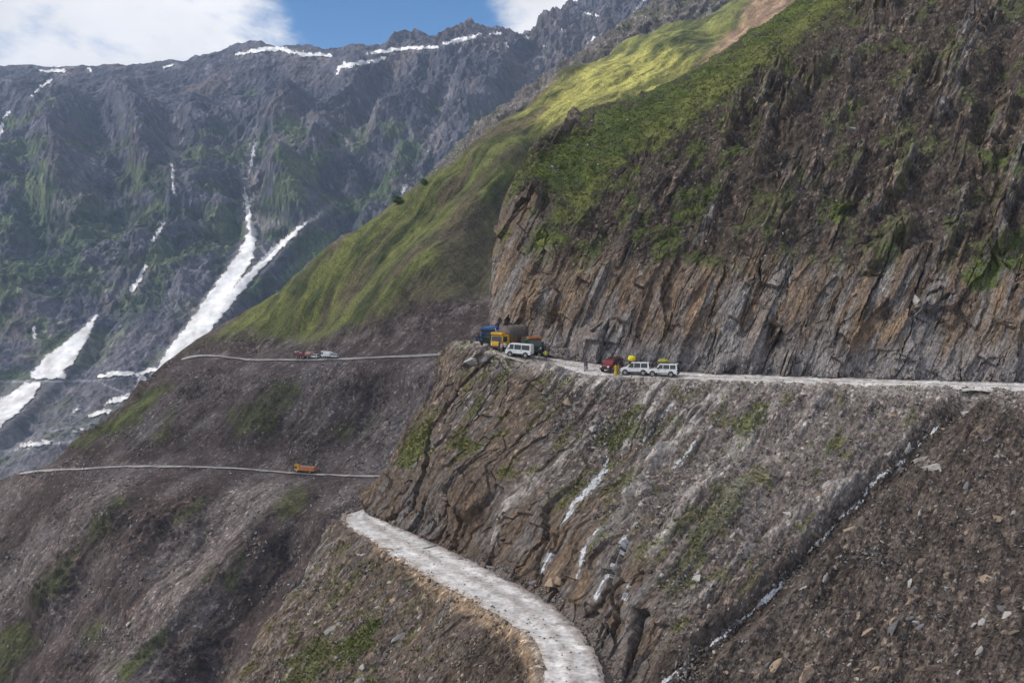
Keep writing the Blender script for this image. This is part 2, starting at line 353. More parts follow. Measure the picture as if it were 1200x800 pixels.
ribs = sst(.0, .4, fbm(sc/np.array((2.2, 22, 22)), 121, 3))*(1-face)*(1-right)
SLABS = [([(848,460,7),(800,500,11),(760,548,8),(735,590,4)], 1.), ([(905,478,5),(850,545,9),(790,610,7),(765,650,4)], .8), ([(772,452,10),(752,490,9),(730,525,5)], .9), ([(1010,560,3),(940,600,4),(880,640,3)], .6),
         ([(760,575,5),(705,640,4)], .6), ([(640,560,6),(600,590,5),(580,630,3)], .7), ([(640,432,9),(680,446,10),(722,452,7)], .8), ([(700,495,4),(665,540,5),(640,575,3)], .6), ([(960,470,5),(910,530,6),(860,580,4)], .5), ([(880,640,5),(820,700,5)], .4)]
slab = 0*px
for st, am in SLABS: slab = np.maximum(slab, sst(-8, 5, stroke(px, py, st)+mid*9+lo*4)*am)
slab *= sst(-.5, .25, fbm(sc/np.array((.9, 7, 7)), 145, 3)+.1)
rocky = np.clip(np.maximum(np.maximum(face*.8, wall), slab*.75)+.35*ribs, 0, 1)
edge = sst(.55, 1.2, V); foot = sst(4.9, 4.1, V)
h = rock_shape(sc, 3, 1.1)*rocky*(.6+.4*wall)*.9*(1+.6*sst(600, 520, px)) + (1-rocky)*scree_shape(p, sc, 2) + 1.0*lo*sst(1, 1.5, V) + .5*ribs
gd = np.clip(gully+15, 0, 30)
h += .5*slab + (1-rocky)*.45*fbm(sc/np.array((1.1, 9, 9)), 151, 3)
h -= (1-np.exp(-(gd/11)**2))*1.9
h += 1.2*sst(.2, .6, fbm(p/np.array((9, 9, 9)), 131, 3))*right
h += sst(45, 5, np.abs(gully+35))*right*.0
G = done(G, sg*h*edge*np.maximum(foot, right)); p = G.reshape(-1, 3); px, py = project(p); up = slope(G); sc = bedding(p)
c = strata_colour(sc, 5)
scree = mix(np.tile(np.array(SCREE, F32), (len(p), 1))*.86, (.20, .187, .183), sst(-.2, .5, fbm(sc/np.array((1.2, 9, 9)), 133, 4)))
c = c*rocky[:, None]+scree*(1-rocky[:, None])
dark = mix(np.tile(np.array((.098, .081, .071), F32), (len(p), 1)), (.135, .113, .099), sst(-.1, .5, fbm(p/np.array((2.5, 2.5, 2.5)), 135, 4)))
dark = mix(dark, (.060, .049, .043), sst(.0, .5, fbm(sc/np.array((2.5, 9, 9)), 137, 4)))
dark = mix(dark, (.150, .125, .108), sst(.12, .5, fbm(sc/np.array((.45, 7, 7)), 149, 3)+.3*mid)*.6)
c = mix(c, (.118, .098, .086), sst(-90, 10, gully)*sst(-.5, .4, mid+.4*lo)*(1-right)*.7)
c = mix(c, dark, right*.95)
c = mix(c, (.115, .092, .075), face*(1-wall)*sst(-.4, .3, mid+.4*lo)*.65)
c = mix(c, (.20, .185, .18), sst(-10, 10, poly(px, py, [(770,440),(1130,452),(960,630),(860,600),(800,520)])+mid*18)*.45)
c = mix(c, mix(np.tile(np.array((.30, .288, .285), F32), (len(p), 1)), (.46, .445, .435), sst(-.3, .4, fbm(sc/np.array((.4, 5, 5)), 147, 3))), slab*.95)
gn = fbm(sc/np.array((2.0, 5, 5)), 125, 4)
g = 0*px
for pg, am in (([(462,545),(480,505),(505,490),(500,525),(480,556)], .9), ([(520,520),(545,505),(560,520),(535,535)], .8), ([(548,478),(565,462),(568,480),(552,492)], .7),
           ([(580,555),(606,540),(600,560)], .7), ([(645,600),(665,575),(690,560),(680,590)], .8), ([(700,515),(735,480),(752,478),(740,515),(715,535)], .95), ([(740,505),(790,478),(800,490),(760,520)], .6),
           ([(850,505),(880,480),(905,470),(900,500),(865,512)], .95), ([(965,525),(985,505),(985,525),(970,540)], .8), ([(685,640),(710,610),(715,615),(690,650)], .8), ([(700,585),(740,540),(750,550),(715,595)], .55),
           ([(800,625),(850,560),(900,545),(870,600),(820,650)], .5), ([(770,700),(800,650),(840,620),(830,650),(790,715)], .5), ([(760,640),(800,600),(830,590),(800,630)], .5)):
    g = np.maximum(g, sst(-5, 7, poly(px, py, pg)+mid*12+gn*8)*am)
g = np.maximum(g, sst(.25, .5, gn+.05)*(1-right)*(1-wall)*.55)
g *= sst(.1, .4, up)*sst(-6, -16, gully)
c = mix(c, mix(np.tile(np.array(MOSS, F32)*1.3, (len(p), 1)), (.15, .16, .045), sst(-.2, .5, gn+mid*.6)), np.clip(g, 0, 1)*.85)
c = mix(c, (.05, .042, .038), sst(-15, 0, gully+mid*8)*.62)                                     # wet ground along the gully
c = mix(c, (.34, .32, .31), sst(1.32, .98, V+mid*.12)*.75)                                   # dust spilled over the road edge
c = mix(c, (.135, .118, .108), sst(4.0, 4.25, V)*(1-right)*.85)                              # dirt strip along the lower road
seep = -1e3*np.ones(len(px), F32)
wn = fbm(sc/np.array((.35, 1.6, 1.6)), 141, 3)+.7*fbm(p/2.5, 143, 2)
wet = stroke(px, py, [(1128,468,-2),(1108,490,-.8),(1062,535,.4),(1028,560,1.4),(1001,592,2.2),(984,606,1.2),(962,632,1.8),(940,652,-.8),(913,687,1.6),(884,712,2.4),(850,742,1.4),(818,768,.6),(785,793,1.2),(765,815,1.5)])+wn*4.2-.3
for st in ([(712,535,1),(708,549,5),(700,563,6),(686,578,5),(673,590,4),(664,606,3),(655,617,1.5)], [(645,645,1),(641,655,2.2),(636,667,2.4)], [(704,618,1),(692,628,2),(684,645,2.5),(680,664,2),(676,676,1.5)],
           [(745,612,1.5),(733,628,2.5),(722,650,2.5),(712,672,2.5),(702,690,2),(697,700,1.5)], [(738,680,1.5),(732,700,2)], [(790,470,2),(765,500,1.5),(750,520,1.2)], [(832,500,-.5),(812,520,1),(790,548,.6)]):
    wet = np.maximum(wet, stroke(px, py, [(a_, b_, c_*.62) for a_, b_, c_ in st])+wn*3.6-.3)
    seep = np.maximum(seep, stroke(px, py, st)+wn*4)
c = mix(c, (.33, .325, .32), sst(-3, 3, seep)*.6)
G_FACE = G; C_GRASS2 = (p, g); SLAB_MASK = slab
tag(grid_mesh('lower_cliff_terrain', G, MAT_ROCK, c*np.array((1.02, .96, .90), F32), sc, sw=(1-.8*g)*(1-.75*wall)*(1-.8*slab), smooth=False), kind='structure')
def skin(G, sg, d): return G + sg*d*normals(G)
MAT_WATER = plain('white_water', (.52, .53, .55), .25, var=.35, scale=3., spec=.5, bump=.1)
tag(grid_mesh('water', skin(G, sg, .07), MAT_WATER, None, None, wet > 0, smooth=False), kind='structure')
UR_IN = [(577,400,181),(622,413,174),(700,425.5,167),(800,435.5,162),(900,439.5,158),(1000,442.5,155),(1100,445.5,152),(1200,448.5,149),(1330,452.5,146)]
UR_OUT = [(541,401,175.5),(575,412,168),(620,426,164),(680,441,159),(750,444,157),(830,447,154),(950,451,151),(1080,455,147.5),(1210,459,144),(1340,463,141)]

# ------------------------------------------------------------------ 3  slope below the lower road
rows = [
 [LR(455,594,-.7),LR(420,604,-.7),LR(470,634,-.7),LR(540,674,-.7),LR(612,712,-.7),LR(650,738,-.7),LR(668,775,-.7),LR(668,800,-.7),LR(668,900,-.7)],
 [LR(428,595,-.1),LR(399,608.5,-.1),LR(425,628,-.1),LR(490,668,-.1),LR(568,712,-.1),LR(604,735,-.1),LR(631,780,-.1),LR(630,802,-.1),LR(628,900,-.1)],
 [(405,625,174),(376,645,156),(398,670,144),(455,712,130),(530,752,117.5),(568,775,111.5),(608,798,103.5),(612,818,99),(600,930,86)],
 [(392,680,178),(345,690,150),(362,722,138),(415,765,125),(490,805,113),(530,830,107),(570,850,99),(580,870,94),(570,980,83)],
 [(400,820,170),(265,805,138),(275,830,128),(320,890,117),(400,930,107),(440,960,100),(480,980,92),(500,1000,88),(500,1100,78)],
 [(330,1000,160),(140,980,128),(150,1000,119),(190,1060,109),(270,1100,100),(310,1130,94),(350,1150,86),(370,1170,82),(380,1270,73)],
]
G, gv, gu = land(rows, 1.15, {0: 5, 7: 3}, {0: 2, 4: 3})
p = G.reshape(-1, 3); px, py = project(p); sg = orient(G); V = np.repeat(gv, G.shape[1]); U = np.tile(gu, G.shape[0])
sc = bedding(p); lo = fbm(p/8., 203, 3); mid = fbm(p/2.5, 204, 3)
rocky = sst(-.1, .45, fbm(sc/np.array((1.4, 10, 10)), 221, 3)+.15)*.65
rocky = np.maximum(rocky, sst(1.7, 1., U+mid*.2)*.9)
h = rock_shape(sc, 6, .7)*rocky*.7 + (1-rocky)*scree_shape(p, sc, 5) + 1.3*lo + .4*sst(1.4, 1.1, V)*mid
G = done(G, sg*h*sst(.65, 1.4, V)); p = G.reshape(-1, 3); px, py = project(p); up = slope(G); sc = bedding(p)
c = strata_colour(sc, 9)*.95
c = mix(c, (.15, .125, .108), (1-rocky)*.85)
c = mix(c, (.32, .30, .29), sst(.05, .4, fbm(sc/np.array((.7, 3, 3)), 223, 4)-.1)*sst(520, 350, px)*sst(.9, 1.4, V)*.8)
c = mix(c, (.06, .05, .043), sst(-22, 22, poly(px, py, [(555,735),(600,745),(632,775),(625,800),(560,810),(540,770)])+mid*18)*.75)
c = mix(c, (.085, .07, .06), sst(-.1, .45, fbm(sc/np.array((1.3, 7, 7)), 225, 4))*.6)
gn = fbm(p/2.2, 227, 4)
g = np.maximum(sst(-8, 8, poly(px, py, [(390,760),(420,735),(440,725),(430,755),(400,785)])+mid*16), sst(-10, 10, poly(px, py, [(320,800),(350,765),(380,745),(390,770),(350,815)])+mid*14)*.7)
g = np.maximum(g, sst(.15, .45, gn)*.45*sst(540, 480, px))*sst(1.1, 1.5, V)
c = mix(c, mix(np.tile(np.array(MOSS, F32)*1.2, (len(p), 1)), (.13, .15, .04), sst(-.2, .4, gn)), np.clip(g, 0, 1)*.85)
sand = sst(-9, 7, poly(px, py, [(440,640),(500,668),(570,708),(615,738),(640,775),(636,830),(622,830),(622,778),(600,752),(560,730),(500,690)])+mid*9)
c = mix(c, (.36, .275, .195), sand*.75)
c = mix(c, (.33, .30, .28), sst(1.15, .95, V)*.6)
G_SHOULDER = G; C_GRASS3 = (p, g)
tag(grid_mesh('shoulder_terrain', G, MAT_ROCK, c*np.array((.98, .91, .84), F32), sc, sw=(1-.8*g)*(1-.5*rocky), smooth=False), kind='structure')

# ------------------------------------------------------------------ 4  green spur with the two far roads
cols = [
 [(-400,1000,400),(-300,800,420),(-130,665,455),(-128,660,458),(-110,645,475),(-108,643,477),(-100,640,490),(-60,700,600)],
 [(-150,1000,355),(-80,800,385),(20,560,460),(22,555,463),(48,552,472),(50,550,474),(58,546,482),(100,600,620)],
 [(-60,1000,345),(10,800,373),(95,553,447),(97,549,450),(118,505,478),(121,502,481),(128,493,490),(170,560,640)],
 [(40,1000,335),(110,800,362),(170,550,435),(172,546,438),(212,425,500),(213,421,505),(224,408,520),(260,500,680)],
 [(150,1000,325),(210,800,352),(260,552,425),(262,548,428),(300,425.5,482),(301,421.5,487),(300,358,530),(320,420,680)],
 [(280,1000,315),(330,800,345),(357,559,415),(358,555,419),(400,424.5,452),(400,420.5,457),(430,262,522),(450,330,680)],
 [(380,1000,310),(430,800,340),(445,562,398),(446,558,402),(520,420,430),(520,415,436),(560,168,545),(590,250,700)],
 [(500,1000,305),(540,800,335),(540,562,385),(541,558,390),(620,420,415),(620,416,420),(700,72,635),(740,150,780)],
 [(650,1000,305),(680,800,335),(680,562,380),(681,558,385),(760,420,420),(760,416,424),(850,12,735),(900,60,880)],
 [(850,1000,305),(880,800,335),(850,562,380),(851,558,385),(950,420,430),(950,416,434),(1000,-85,800),(1040,-20,950)],
]
cols = [c_[:7]+[(c_[6][0]+5, c_[6][1]+3, c_[6][2]*1.025), (c_[6][0]+18, c_[6][1]+34, c_[6][2]*1.06), c_[7]] for c_ in cols]
rows = [[cc[r] for cc in cols] for r in range(10)]
G, gv, gu = land(rows, 1.2, {0: 3, 7: 3, 8: 5}, {0: 4, 8: 4, 2: .5, 4: .5})
p = G.reshape(-1, 3); px, py = project(p); sg = orient(G); V = np.repeat(gv, G.shape[1]); U = np.tile(gu, G.shape[0])
# fall line runs down to the left
FN = np.array((.80, -.50, -.32)); FN /= np.linalg.norm(FN); FU = np.array((.45, .3, .84)); FU -= FN*(FU@FN); FU /= np.linalg.norm(FU); FW = np.cross(FN, FU)
lo = fbm(p/45., 303, 3); mid = fbm(p/12., 304, 3)
sc = np.stack([p@FN+2.5*lo, p@FU, p@FW], 1).astype(F32)
road = np.minimum(np.abs(V-2.5), np.abs(V-4.5)); off = sst(.5, .95, road+.12*sst(6, 5, V)*0)
off = np.where(U < 2.55, np.where(V > 3.2, sst(.0, .5, V-3.2), off), off)
off = off*(1-.6*sst(5.0, 5.45, V)*sst(4.2, 3.4, U))*(1-.7*sst(1.5, .9, U)*sst(2.9, 3.3, V))
above = sst(4.6, 5.1, V)
rill = fbm(sc/np.array((16, 90, 90)), 305, 4, .55)
fine = fbm(sc/np.array((3.5, 14, 14)), 307, 3, .6)
band = sst(-10, 10, poly(px, py, [(215,428),(230,402),(290,392),(350,402),(400,388),(440,382),(490,362),(560,345),(600,345),(600,425),(215,425)])+mid*12)
craggy = sst(.05, .45, fbm(p/np.array((26, 26, 18)), 309, 4)+.05)*(1-above)
h = 5*lo + 3.2*rill*(1-.35*above) + .9*fine + craggy*2.2*fbm(p/5., 311, 4, .6, True) + band*2.5*fbm(p/np.array((6, 6, 6)), 313, 4, .6, True)
for st, am in (([(440,440,6),(380,560,10),(300,680,14),(200,800,18)], -5.), ([(350,560,8),(300,650,14),(225,740,18),(150,830,20)], 6.), ([(370,610,8),(330,690,14),(280,770,18)], 5.), ([(350,640,6),(300,720,10),(235,800,10)], -6.),
               ([(150,560,8),(110,620,12),(60,690,14)], 5.), ([(350,440,8),(300,500,12),(260,535,8)], 5.), ([(120,640,8),(60,720,12),(0,790,12)], -4.), ([(230,600,10),(190,640,14),(150,700,14)], 4.),
               ([(540,210,5),(440,300,8),(350,395,8)], -4.), ([(600,190,6),(500,300,10),(430,370,8)], 4.), ([(640,170,10),(560,330,10)], -5.), ([(800,60,14),(690,130,18),(600,200,14)], 4.)):
    s_ = stroke(px, py, st); h += 1.35*am*np.exp(-(np.minimum(s_-8, 0)/24.)**2)
G = done(G, sg*h*off*sst(9, 8.1, V)); p = G.reshape(-1, 3); px, py = project(p); up = slope(G)
c = mix(np.tile(np.array((.130, .110, .107), F32), (len(p), 1)), (.080, .062, .057), sst(-.3, .4, rill+.6*mid))
c = mix(c, (.175, .162, .166), sst(.0, .5, -rill*.9+.5*fine-.05)*.8)
c = mix(c, (.075, .058, .052), np.maximum(craggy*.75, 0)*sst(-.4, .3, mid+fine*.4))
c = mix(c, (.14, .108, .10), sst(.2, .6, fbm(p/20., 315, 3))*.5)
for st, am in (([(372,565,5),(350,610,10),(300,680,12),(240,760,16),(190,820,14)], .85), ([(330,640,8),(290,700,14),(235,770,16)], .8), ([(150,575,6),(120,620,14),(80,680,16),(40,710,10)], .7), ([(345,450,6),(310,490,14),(285,525,12),(240,540,8)], .7),
               ([(190,625,6),(160,670,14),(140,705,10)], .65), ([(235,590,5),(215,640,8),(190,690,6)], .5), ([(440,430,4),(425,470,8),(390,520,10)], .4), ([(30,735,10),(10,790,16)], .8), ([(60,565,6),(20,620,10),(0,650,10)], .5), ([(60,540,8),(130,525,10),(210,525,8)], .6), ([(480,440,5),(470,500,8),(440,540,8)], .3)):
    c = mix(c, (.050, .040, .034), sst(-12, 8, stroke(px, py, st)+mid*16)*sst(-.5, .2, fine+.2)*am)
# grass on the spur
gr = sst(-10, 10, poly(px, py, [(215,415),(300,350),(430,255),(560,155),(700,55),(850,-20),(1020,-120),(1020,90),(800,130),(640,190),(610,230),(590,300),(570,345),(500,360),(440,380),(420,392),(370,402),(340,402),(270,400),(235,405)])+mid*10)
bare = sst(.1, .45, fbm(sc/np.array((9, 55, 55)), 317, 4)+np.interp(px, (250, 450, 600), (.02, .0, .1))*1.)*sst(760, 600, px)
bare = np.maximum(bare*.85, sst(-10, 14, poly(px, py, [(470,330),(520,290),(560,260),(610,205),(600,300),(565,350),(500,360),(440,375),(430,362)])+mid*16)*.75)
gn = fbm(sc/np.array((6, 30, 30)), 319, 4)
gc = mix(np.tile(np.array((.082, .092, .033), F32), (len(p), 1)), (.150, .157, .050), sst(-.3, .4, gn))
gc = mix(gc, (.044, .050, .024), sst(.0, .5, -gn+.3*mid)*.6)
gc = mix(gc, (.42, .39, .11), sst(-20, 20, poly(px, py, [(610,145),(650,105),(720,72),(790,60),(830,75),(760,110),(680,128),(630,150)])+gn*18)*.8)  # sunlit patch painted into the grass colour, paler and yellower
gc = mix(gc, (.115, .085, .062), bare*.85)
c = mix(c, gc*np.array((1.07, 1.15, 1.2), F32), gr)
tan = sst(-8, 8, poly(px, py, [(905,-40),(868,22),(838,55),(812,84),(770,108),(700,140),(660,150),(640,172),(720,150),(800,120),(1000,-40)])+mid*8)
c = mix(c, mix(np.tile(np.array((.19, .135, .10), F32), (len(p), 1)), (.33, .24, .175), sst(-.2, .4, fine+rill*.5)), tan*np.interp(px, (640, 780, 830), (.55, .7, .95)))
c = mix(c, mix(np.tile(np.array((.085, .068, .062), F32), (len(p), 1)), (.16, .135, .13), sst(0, .5, fine+mid*.4)), band*.9)
g4 = 0*px
for pg, am in (([(80,520),(150,470),(195,448),(205,452),(170,490),(120,515),(90,526)], 1), ([(175,515),(205,470),(210,475),(190,510)], .7), ([(40,690),(75,650),(92,640),(85,680),(55,705),(38,715)], .8), ([(130,790),(160,755),(195,735),(180,770),(145,805)], 1.),
               ([(260,680),(285,650),(290,665),(270,690)], .9), ([(225,690),(245,665),(250,675),(230,695)], .7), ([(270,485),(320,455),(350,440),(355,460),(320,500),(280,510)], .65), ([(205,610),(235,580),(240,590),(215,615)], .5),
               ([(-10,740),(30,735),(40,750),(10,800),(-10,800)], .6), ([(90,740),(125,720),(130,735),(95,765)], .6), ([(390,500),(450,485),(455,495),(400,520)], .5), ([(320,590),(350,560),(360,575),(330,620)], .5), ([(100,620),(140,575),(145,590),(110,640)], .5)):
    g4 = np.maximum(g4, sst(-6, 8, poly(px, py, pg)+mid*12)*am)
g4 *= 1-above
c = mix(c, mix(np.tile(np.array((.075, .088, .032), F32), (len(p), 1)), (.125, .15, .045), sst(-.2, .4, gn)), g4*.85)
for st, am in (([(500,430,10),(440,520,14)], .5), ([(330,562,8),(230,640,14),(130,790,14)], .5), ([(320,560,10),(250,640,18),(190,700,14)], .5), ([(150,556,4),(70,640,6),(0,700,8)], .5), ([(400,430,8),(380,470,10),(350,500,8)], .45)):
    c = mix(c, (.215, .193, .185), sst(-16, 8, stroke(px, py, st)+mid*12)*min(1, am*1.4)*(1-g4)*sst(-.5, .3, fine))
G_SPUR = G; GV_SPUR, GU_SPUR = gv, gu
SPUR_SW = np.clip(1-gr*.85-g4*.8, 0, 1)
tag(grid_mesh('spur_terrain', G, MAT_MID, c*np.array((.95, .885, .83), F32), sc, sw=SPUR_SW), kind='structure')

# ------------------------------------------------------------------ 5  rocky rib rising behind the spur
rows = [
 [(440,330,800),(540,280,820),(640,220,850),(720,170,880),(800,120,910),(900,60,950),(1040,0,1000)],
 [(450,290,840),(525,205,860),(600,143,890),(650,108,920),(700,72,950),(780,20,1000),(900,-60,1060)],
 [(470,262,880),(535,182,910),(605,118,945),(652,86,980),(705,50,1010),(790,-12,1060),(920,-110,1130)],
 [(500,330,1100),(570,240,1140),(650,180,1180),(700,150,1200),(760,120,1240),(860,60,1300),(980,0,1360)],
]
G, gv, gu = land(rows, 1.3, {}, {2: 5})
p = G.reshape(-1, 3); px, py = project(p); sg = orient(G); V = np.repeat(gv, G.shape[1])
lo = fbm(p/60., 403, 3); sc = np.stack([p@FN+8*lo, p@FU, p@FW], 1).astype(F32)
h = 9*fbm(p/28., 405, 5, .6, True)+5*lo
G = done(G, sg*h); p = G.reshape(-1, 3)
c = mix(np.tile(np.array((.075, .066, .062), F32), (len(p), 1)), (.14, .125, .12), sst(-.1, .4, fbm(p/9., 407, 3)))
c = mix(c, (.06, .075, .03), sst(.0, .4, fbm(p/16., 409, 3))*sst(.3, .6, slope(G))*.7)
tag(grid_mesh('rocky_ridge_terrain', G, MAT_MID, c, sc), kind='structure')

# ------------------------------------------------------------------ 6  far mountain
XS = [-260, -120, 0, 60, 130, 200, 300, 400, 500, 600, 680, 740, 830, 1000, 1250]
RY = [90, 92, 80, 78, 82, 76, 55, 62, 53, 32, 12, 2, -35, -90, -120]
def mrow(f, d): return [(x+f[1](i), f[0](i), d(i)) for i, x in enumerate(XS)]
rows = [
 [(x-40, 700, 1000) for x in XS],
 [(x-10, 545, 1180+.1*abs(x-100)) for x in XS],
 [(x, np.interp(x, (0, 190, 400, 1250), (447, 434, 420, 400)), 1400) for x in XS],
 [(x, np.interp(x, (0, 300, 600, 1250), (340, 330, 290, 200)), 1570) for x in XS],
 [(x, np.interp(x, (0, 300, 600, 1250), (210, 205, 175, 60)), 1860) for x in XS],
 [(x, .35*210+.65*RY[i]+8, 2110) for i, x in enumerate(XS)],
 [(x, RY[i], 2260) for i, x in enumerate(XS)],
 [(x+20, RY[i]+14, 2420) for i, x in enumerate(XS)],
 [(x+40, RY[i]+120, 3000) for i, x in enumerate(XS)],
]
G, gv, gu = land(rows, 1.25, {0: 4, 12: 6, 13: 8}, {0: 4, 7: 5})
p = G.reshape(-1, 3); px, py = project(p); sg = orient(G); V = np.repeat(gv, G.shape[1])
FN5 = np.array((.93, -.36, -.1)); FN5 /= np.linalg.norm(FN5); FU5 = np.array((.2, .75, .6)); FU5 -= FN5*(FU5@FN5); FU5 /= np.linalg.norm(FU5)
lo = fbm(p/260., 503, 3); sc = np.stack([p@FN5+35*lo, p@FU5, p@np.cross(FN5, FU5)], 1).astype(F32)
mid = fbm(p/70., 504, 4)
r1 = fbm(sc/np.array((190, 480, 480)), 505, 5, .5, True); r2 = fbm((p+25*fbm(p/120, 506, 2)[:, None])/np.array((75, 110, 75)), 507, 5, .55, True)
amp = sst(1.6, 3.4, V)*sst(8.4, 6.6, V)
flat = np.interp(px, (0, 400, 520), (.12, .15, 1))
amp *= 1-(1-flat)*sst(4.6, 5.9, V)
crest = sst(4.9, 6, V)*sst(7, 6.2, V)
h = amp*(52*(r1-.35)+15*(r2-.35)+34*lo) + (1-amp)*(9*mid+7*fbm(p/45., 525, 4, .55, True)) + amp*6*fbm(p/30., 509, 5, .58, True)
h += crest*np.interp(px, (0, 300, 420, 480, 560, 760), (.5, .5, 3, 8, 11, 15))*fbm(p/45., 511, 4, .6, True)
for st, am, w in (([(300,150,3),(290,215,4),(290,255,4),(300,285,5),(262,345,10),(215,410,12),(190,437,12)], -14, 26), ([(440,190,3),(375,258,4),(325,300,6),(262,365,8)], -26, 16),
               ([(205,165,3),(203,215,4),(185,275,5),(165,325,6),(120,375,8),(65,432,10),(0,490,12)], -20, 24), ([(60,95,2),(25,135,3),(-10,170,4)], -22, 14), ([(640,60,3),(618,110,4),(590,150,4)], -22, 14),
               ([(455,95,2),(440,135,3),(405,165,3)], -18, 12), ([(525,110,2),(505,170,3),(480,225,4),(468,240,4)], -24, 14),
               ([(70,140,3),(85,200,6),(95,270,8)], 30, 24), ([(145,120,3),(165,170,4),(185,215,5)], 30, 20), ([(236,140,3),(230,210,6),(215,250,6)], 24, 22), ([(335,150,3),(330,210,6),(345,250,6)], 36, 24),
               ([(5,190,4),(15,270,6),(20,350,8)], 22, 24), ([(420,90,3),(400,150,4),(350,220,6)], 34, 20), ([(170,150,3),(180,230,5),(170,300,6)], 30, 18), ([(560,70,3),(520,130,5),(470,200,6)], 34, 20), ([(490,80,3),(460,150,5),(420,210,6)], 28, 18), ([(610,60,3),(570,120,5)], 26, 18), ([(25,120,3),(60,180,5),(75,240,6)], 30, 18)):
    s_ = stroke(px, py, st); h += (1.25 if am > 0 else 1.1)*am*np.exp(-np.abs(np.minimum(s_, 0)/w)**1.5)
for st in ([(291,258,4),(288,300,12),(268,330,14),(226,392,15),(192,434,12)],[(352,267,4),(300,318,8),(263,357,9),(210,422,10)],[(113,371,4),(80,414,14),(45,445,16),(-12,494,18)]): h *= 1-.85*sst(-10, 4, stroke(px, py, st))
G = done(G, sg*h); p = G.reshape(-1, 3); px, py = project(p); up = slope(G)
nx = -sg*normals(G)[..., 0].ravel()
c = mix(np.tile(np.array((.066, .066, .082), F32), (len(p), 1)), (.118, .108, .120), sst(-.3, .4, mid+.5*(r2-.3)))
c = mix(c, (.15, .112, .10), sst(.1, .5, fbm(p/90., 513, 4)+.3*sst(420, 560, px)*sst(140, 60, py))*.6)
gm = fbm(p/np.array((90, 90, 60)), 515, 4)
g = sst(.0, .4, gm+np.interp(py, (60, 130, 180, 260, 420, 470), (-.9, -.3, .2, .2, .05, -.3)))
c = mix(c, mix(np.tile(np.array((.075, .105, .038), F32), (len(p), 1)), (.12, .15, .055), sst(-.2, .3, mid)), g*.85)
fo = sst(.12, .3, fbm(p/np.array((60, 60, 45)), 517, 4)+np.interp(py, (120, 200, 300, 400, 440), (-.5, -.02, .12, -.05, -.5)))*sst(0, .25, fbm(p/14., 519, 2)+.25)
c = mix(c, (.022, .036, .020), fo*.9)
for st, am in (([(300,150,2),(290,215,4),(286,250,5),(305,262,7),(330,262,4)], .7), ([(205,165,3),(205,215,5),(215,200,4)], .7), ([(640,55,6),(625,95,5),(605,122,4)], .95), ([(455,95,3),(445,125,4),(412,160,4),(402,178,3)], .6), ([(525,110,3),(505,165,4),(478,225,4)], .6),
               ([(390,240,2),(350,270,4),(310,300,4)], .95), ([(230,330,16),(190,400,26),(110,420,20)], .35), ([(330,350,20),(260,390,20)], .2), ([(70,235,6),(100,200,4),(135,160,4)], .35)):
    c = mix(c, (.24, .21, .20), sst(-8, 4, stroke(px, py, st)+mid*6)*am)
c = mix(c, (.17, .23, .10), sst(-6, 5, stroke(px, py, [(395,272,3),(365,300,9),(335,325,5)])+mid*5)*.8)
c = mix(c, mix(np.tile(np.array((.115, .10, .095), F32), (len(p), 1)), (.20, .185, .18), sst(-.3, .4, fbm(p/np.array((40, 90, 60)), 527, 4))), sst(440, 455, py)*.85)
c = mix(c, (.085, .10, .05), sst(440, 450, py)*sst(.0, .4, gm)*.6)
for st in ([(0,447,1),(110,446,1),(190,436,1)], [(115,447,.5),(150,462,.6),(185,466,.5)], [(60,505,.5),(110,495,.6),(190,512,.5)], [(0,530,1),(60,520,1.2),(130,512,.8)]):
    c = mix(c, (.27, .255, .25), sst(-1.2, .8, stroke(px, py, st)))
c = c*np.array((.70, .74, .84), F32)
snow = -1e3*np.ones(len(px), F32)
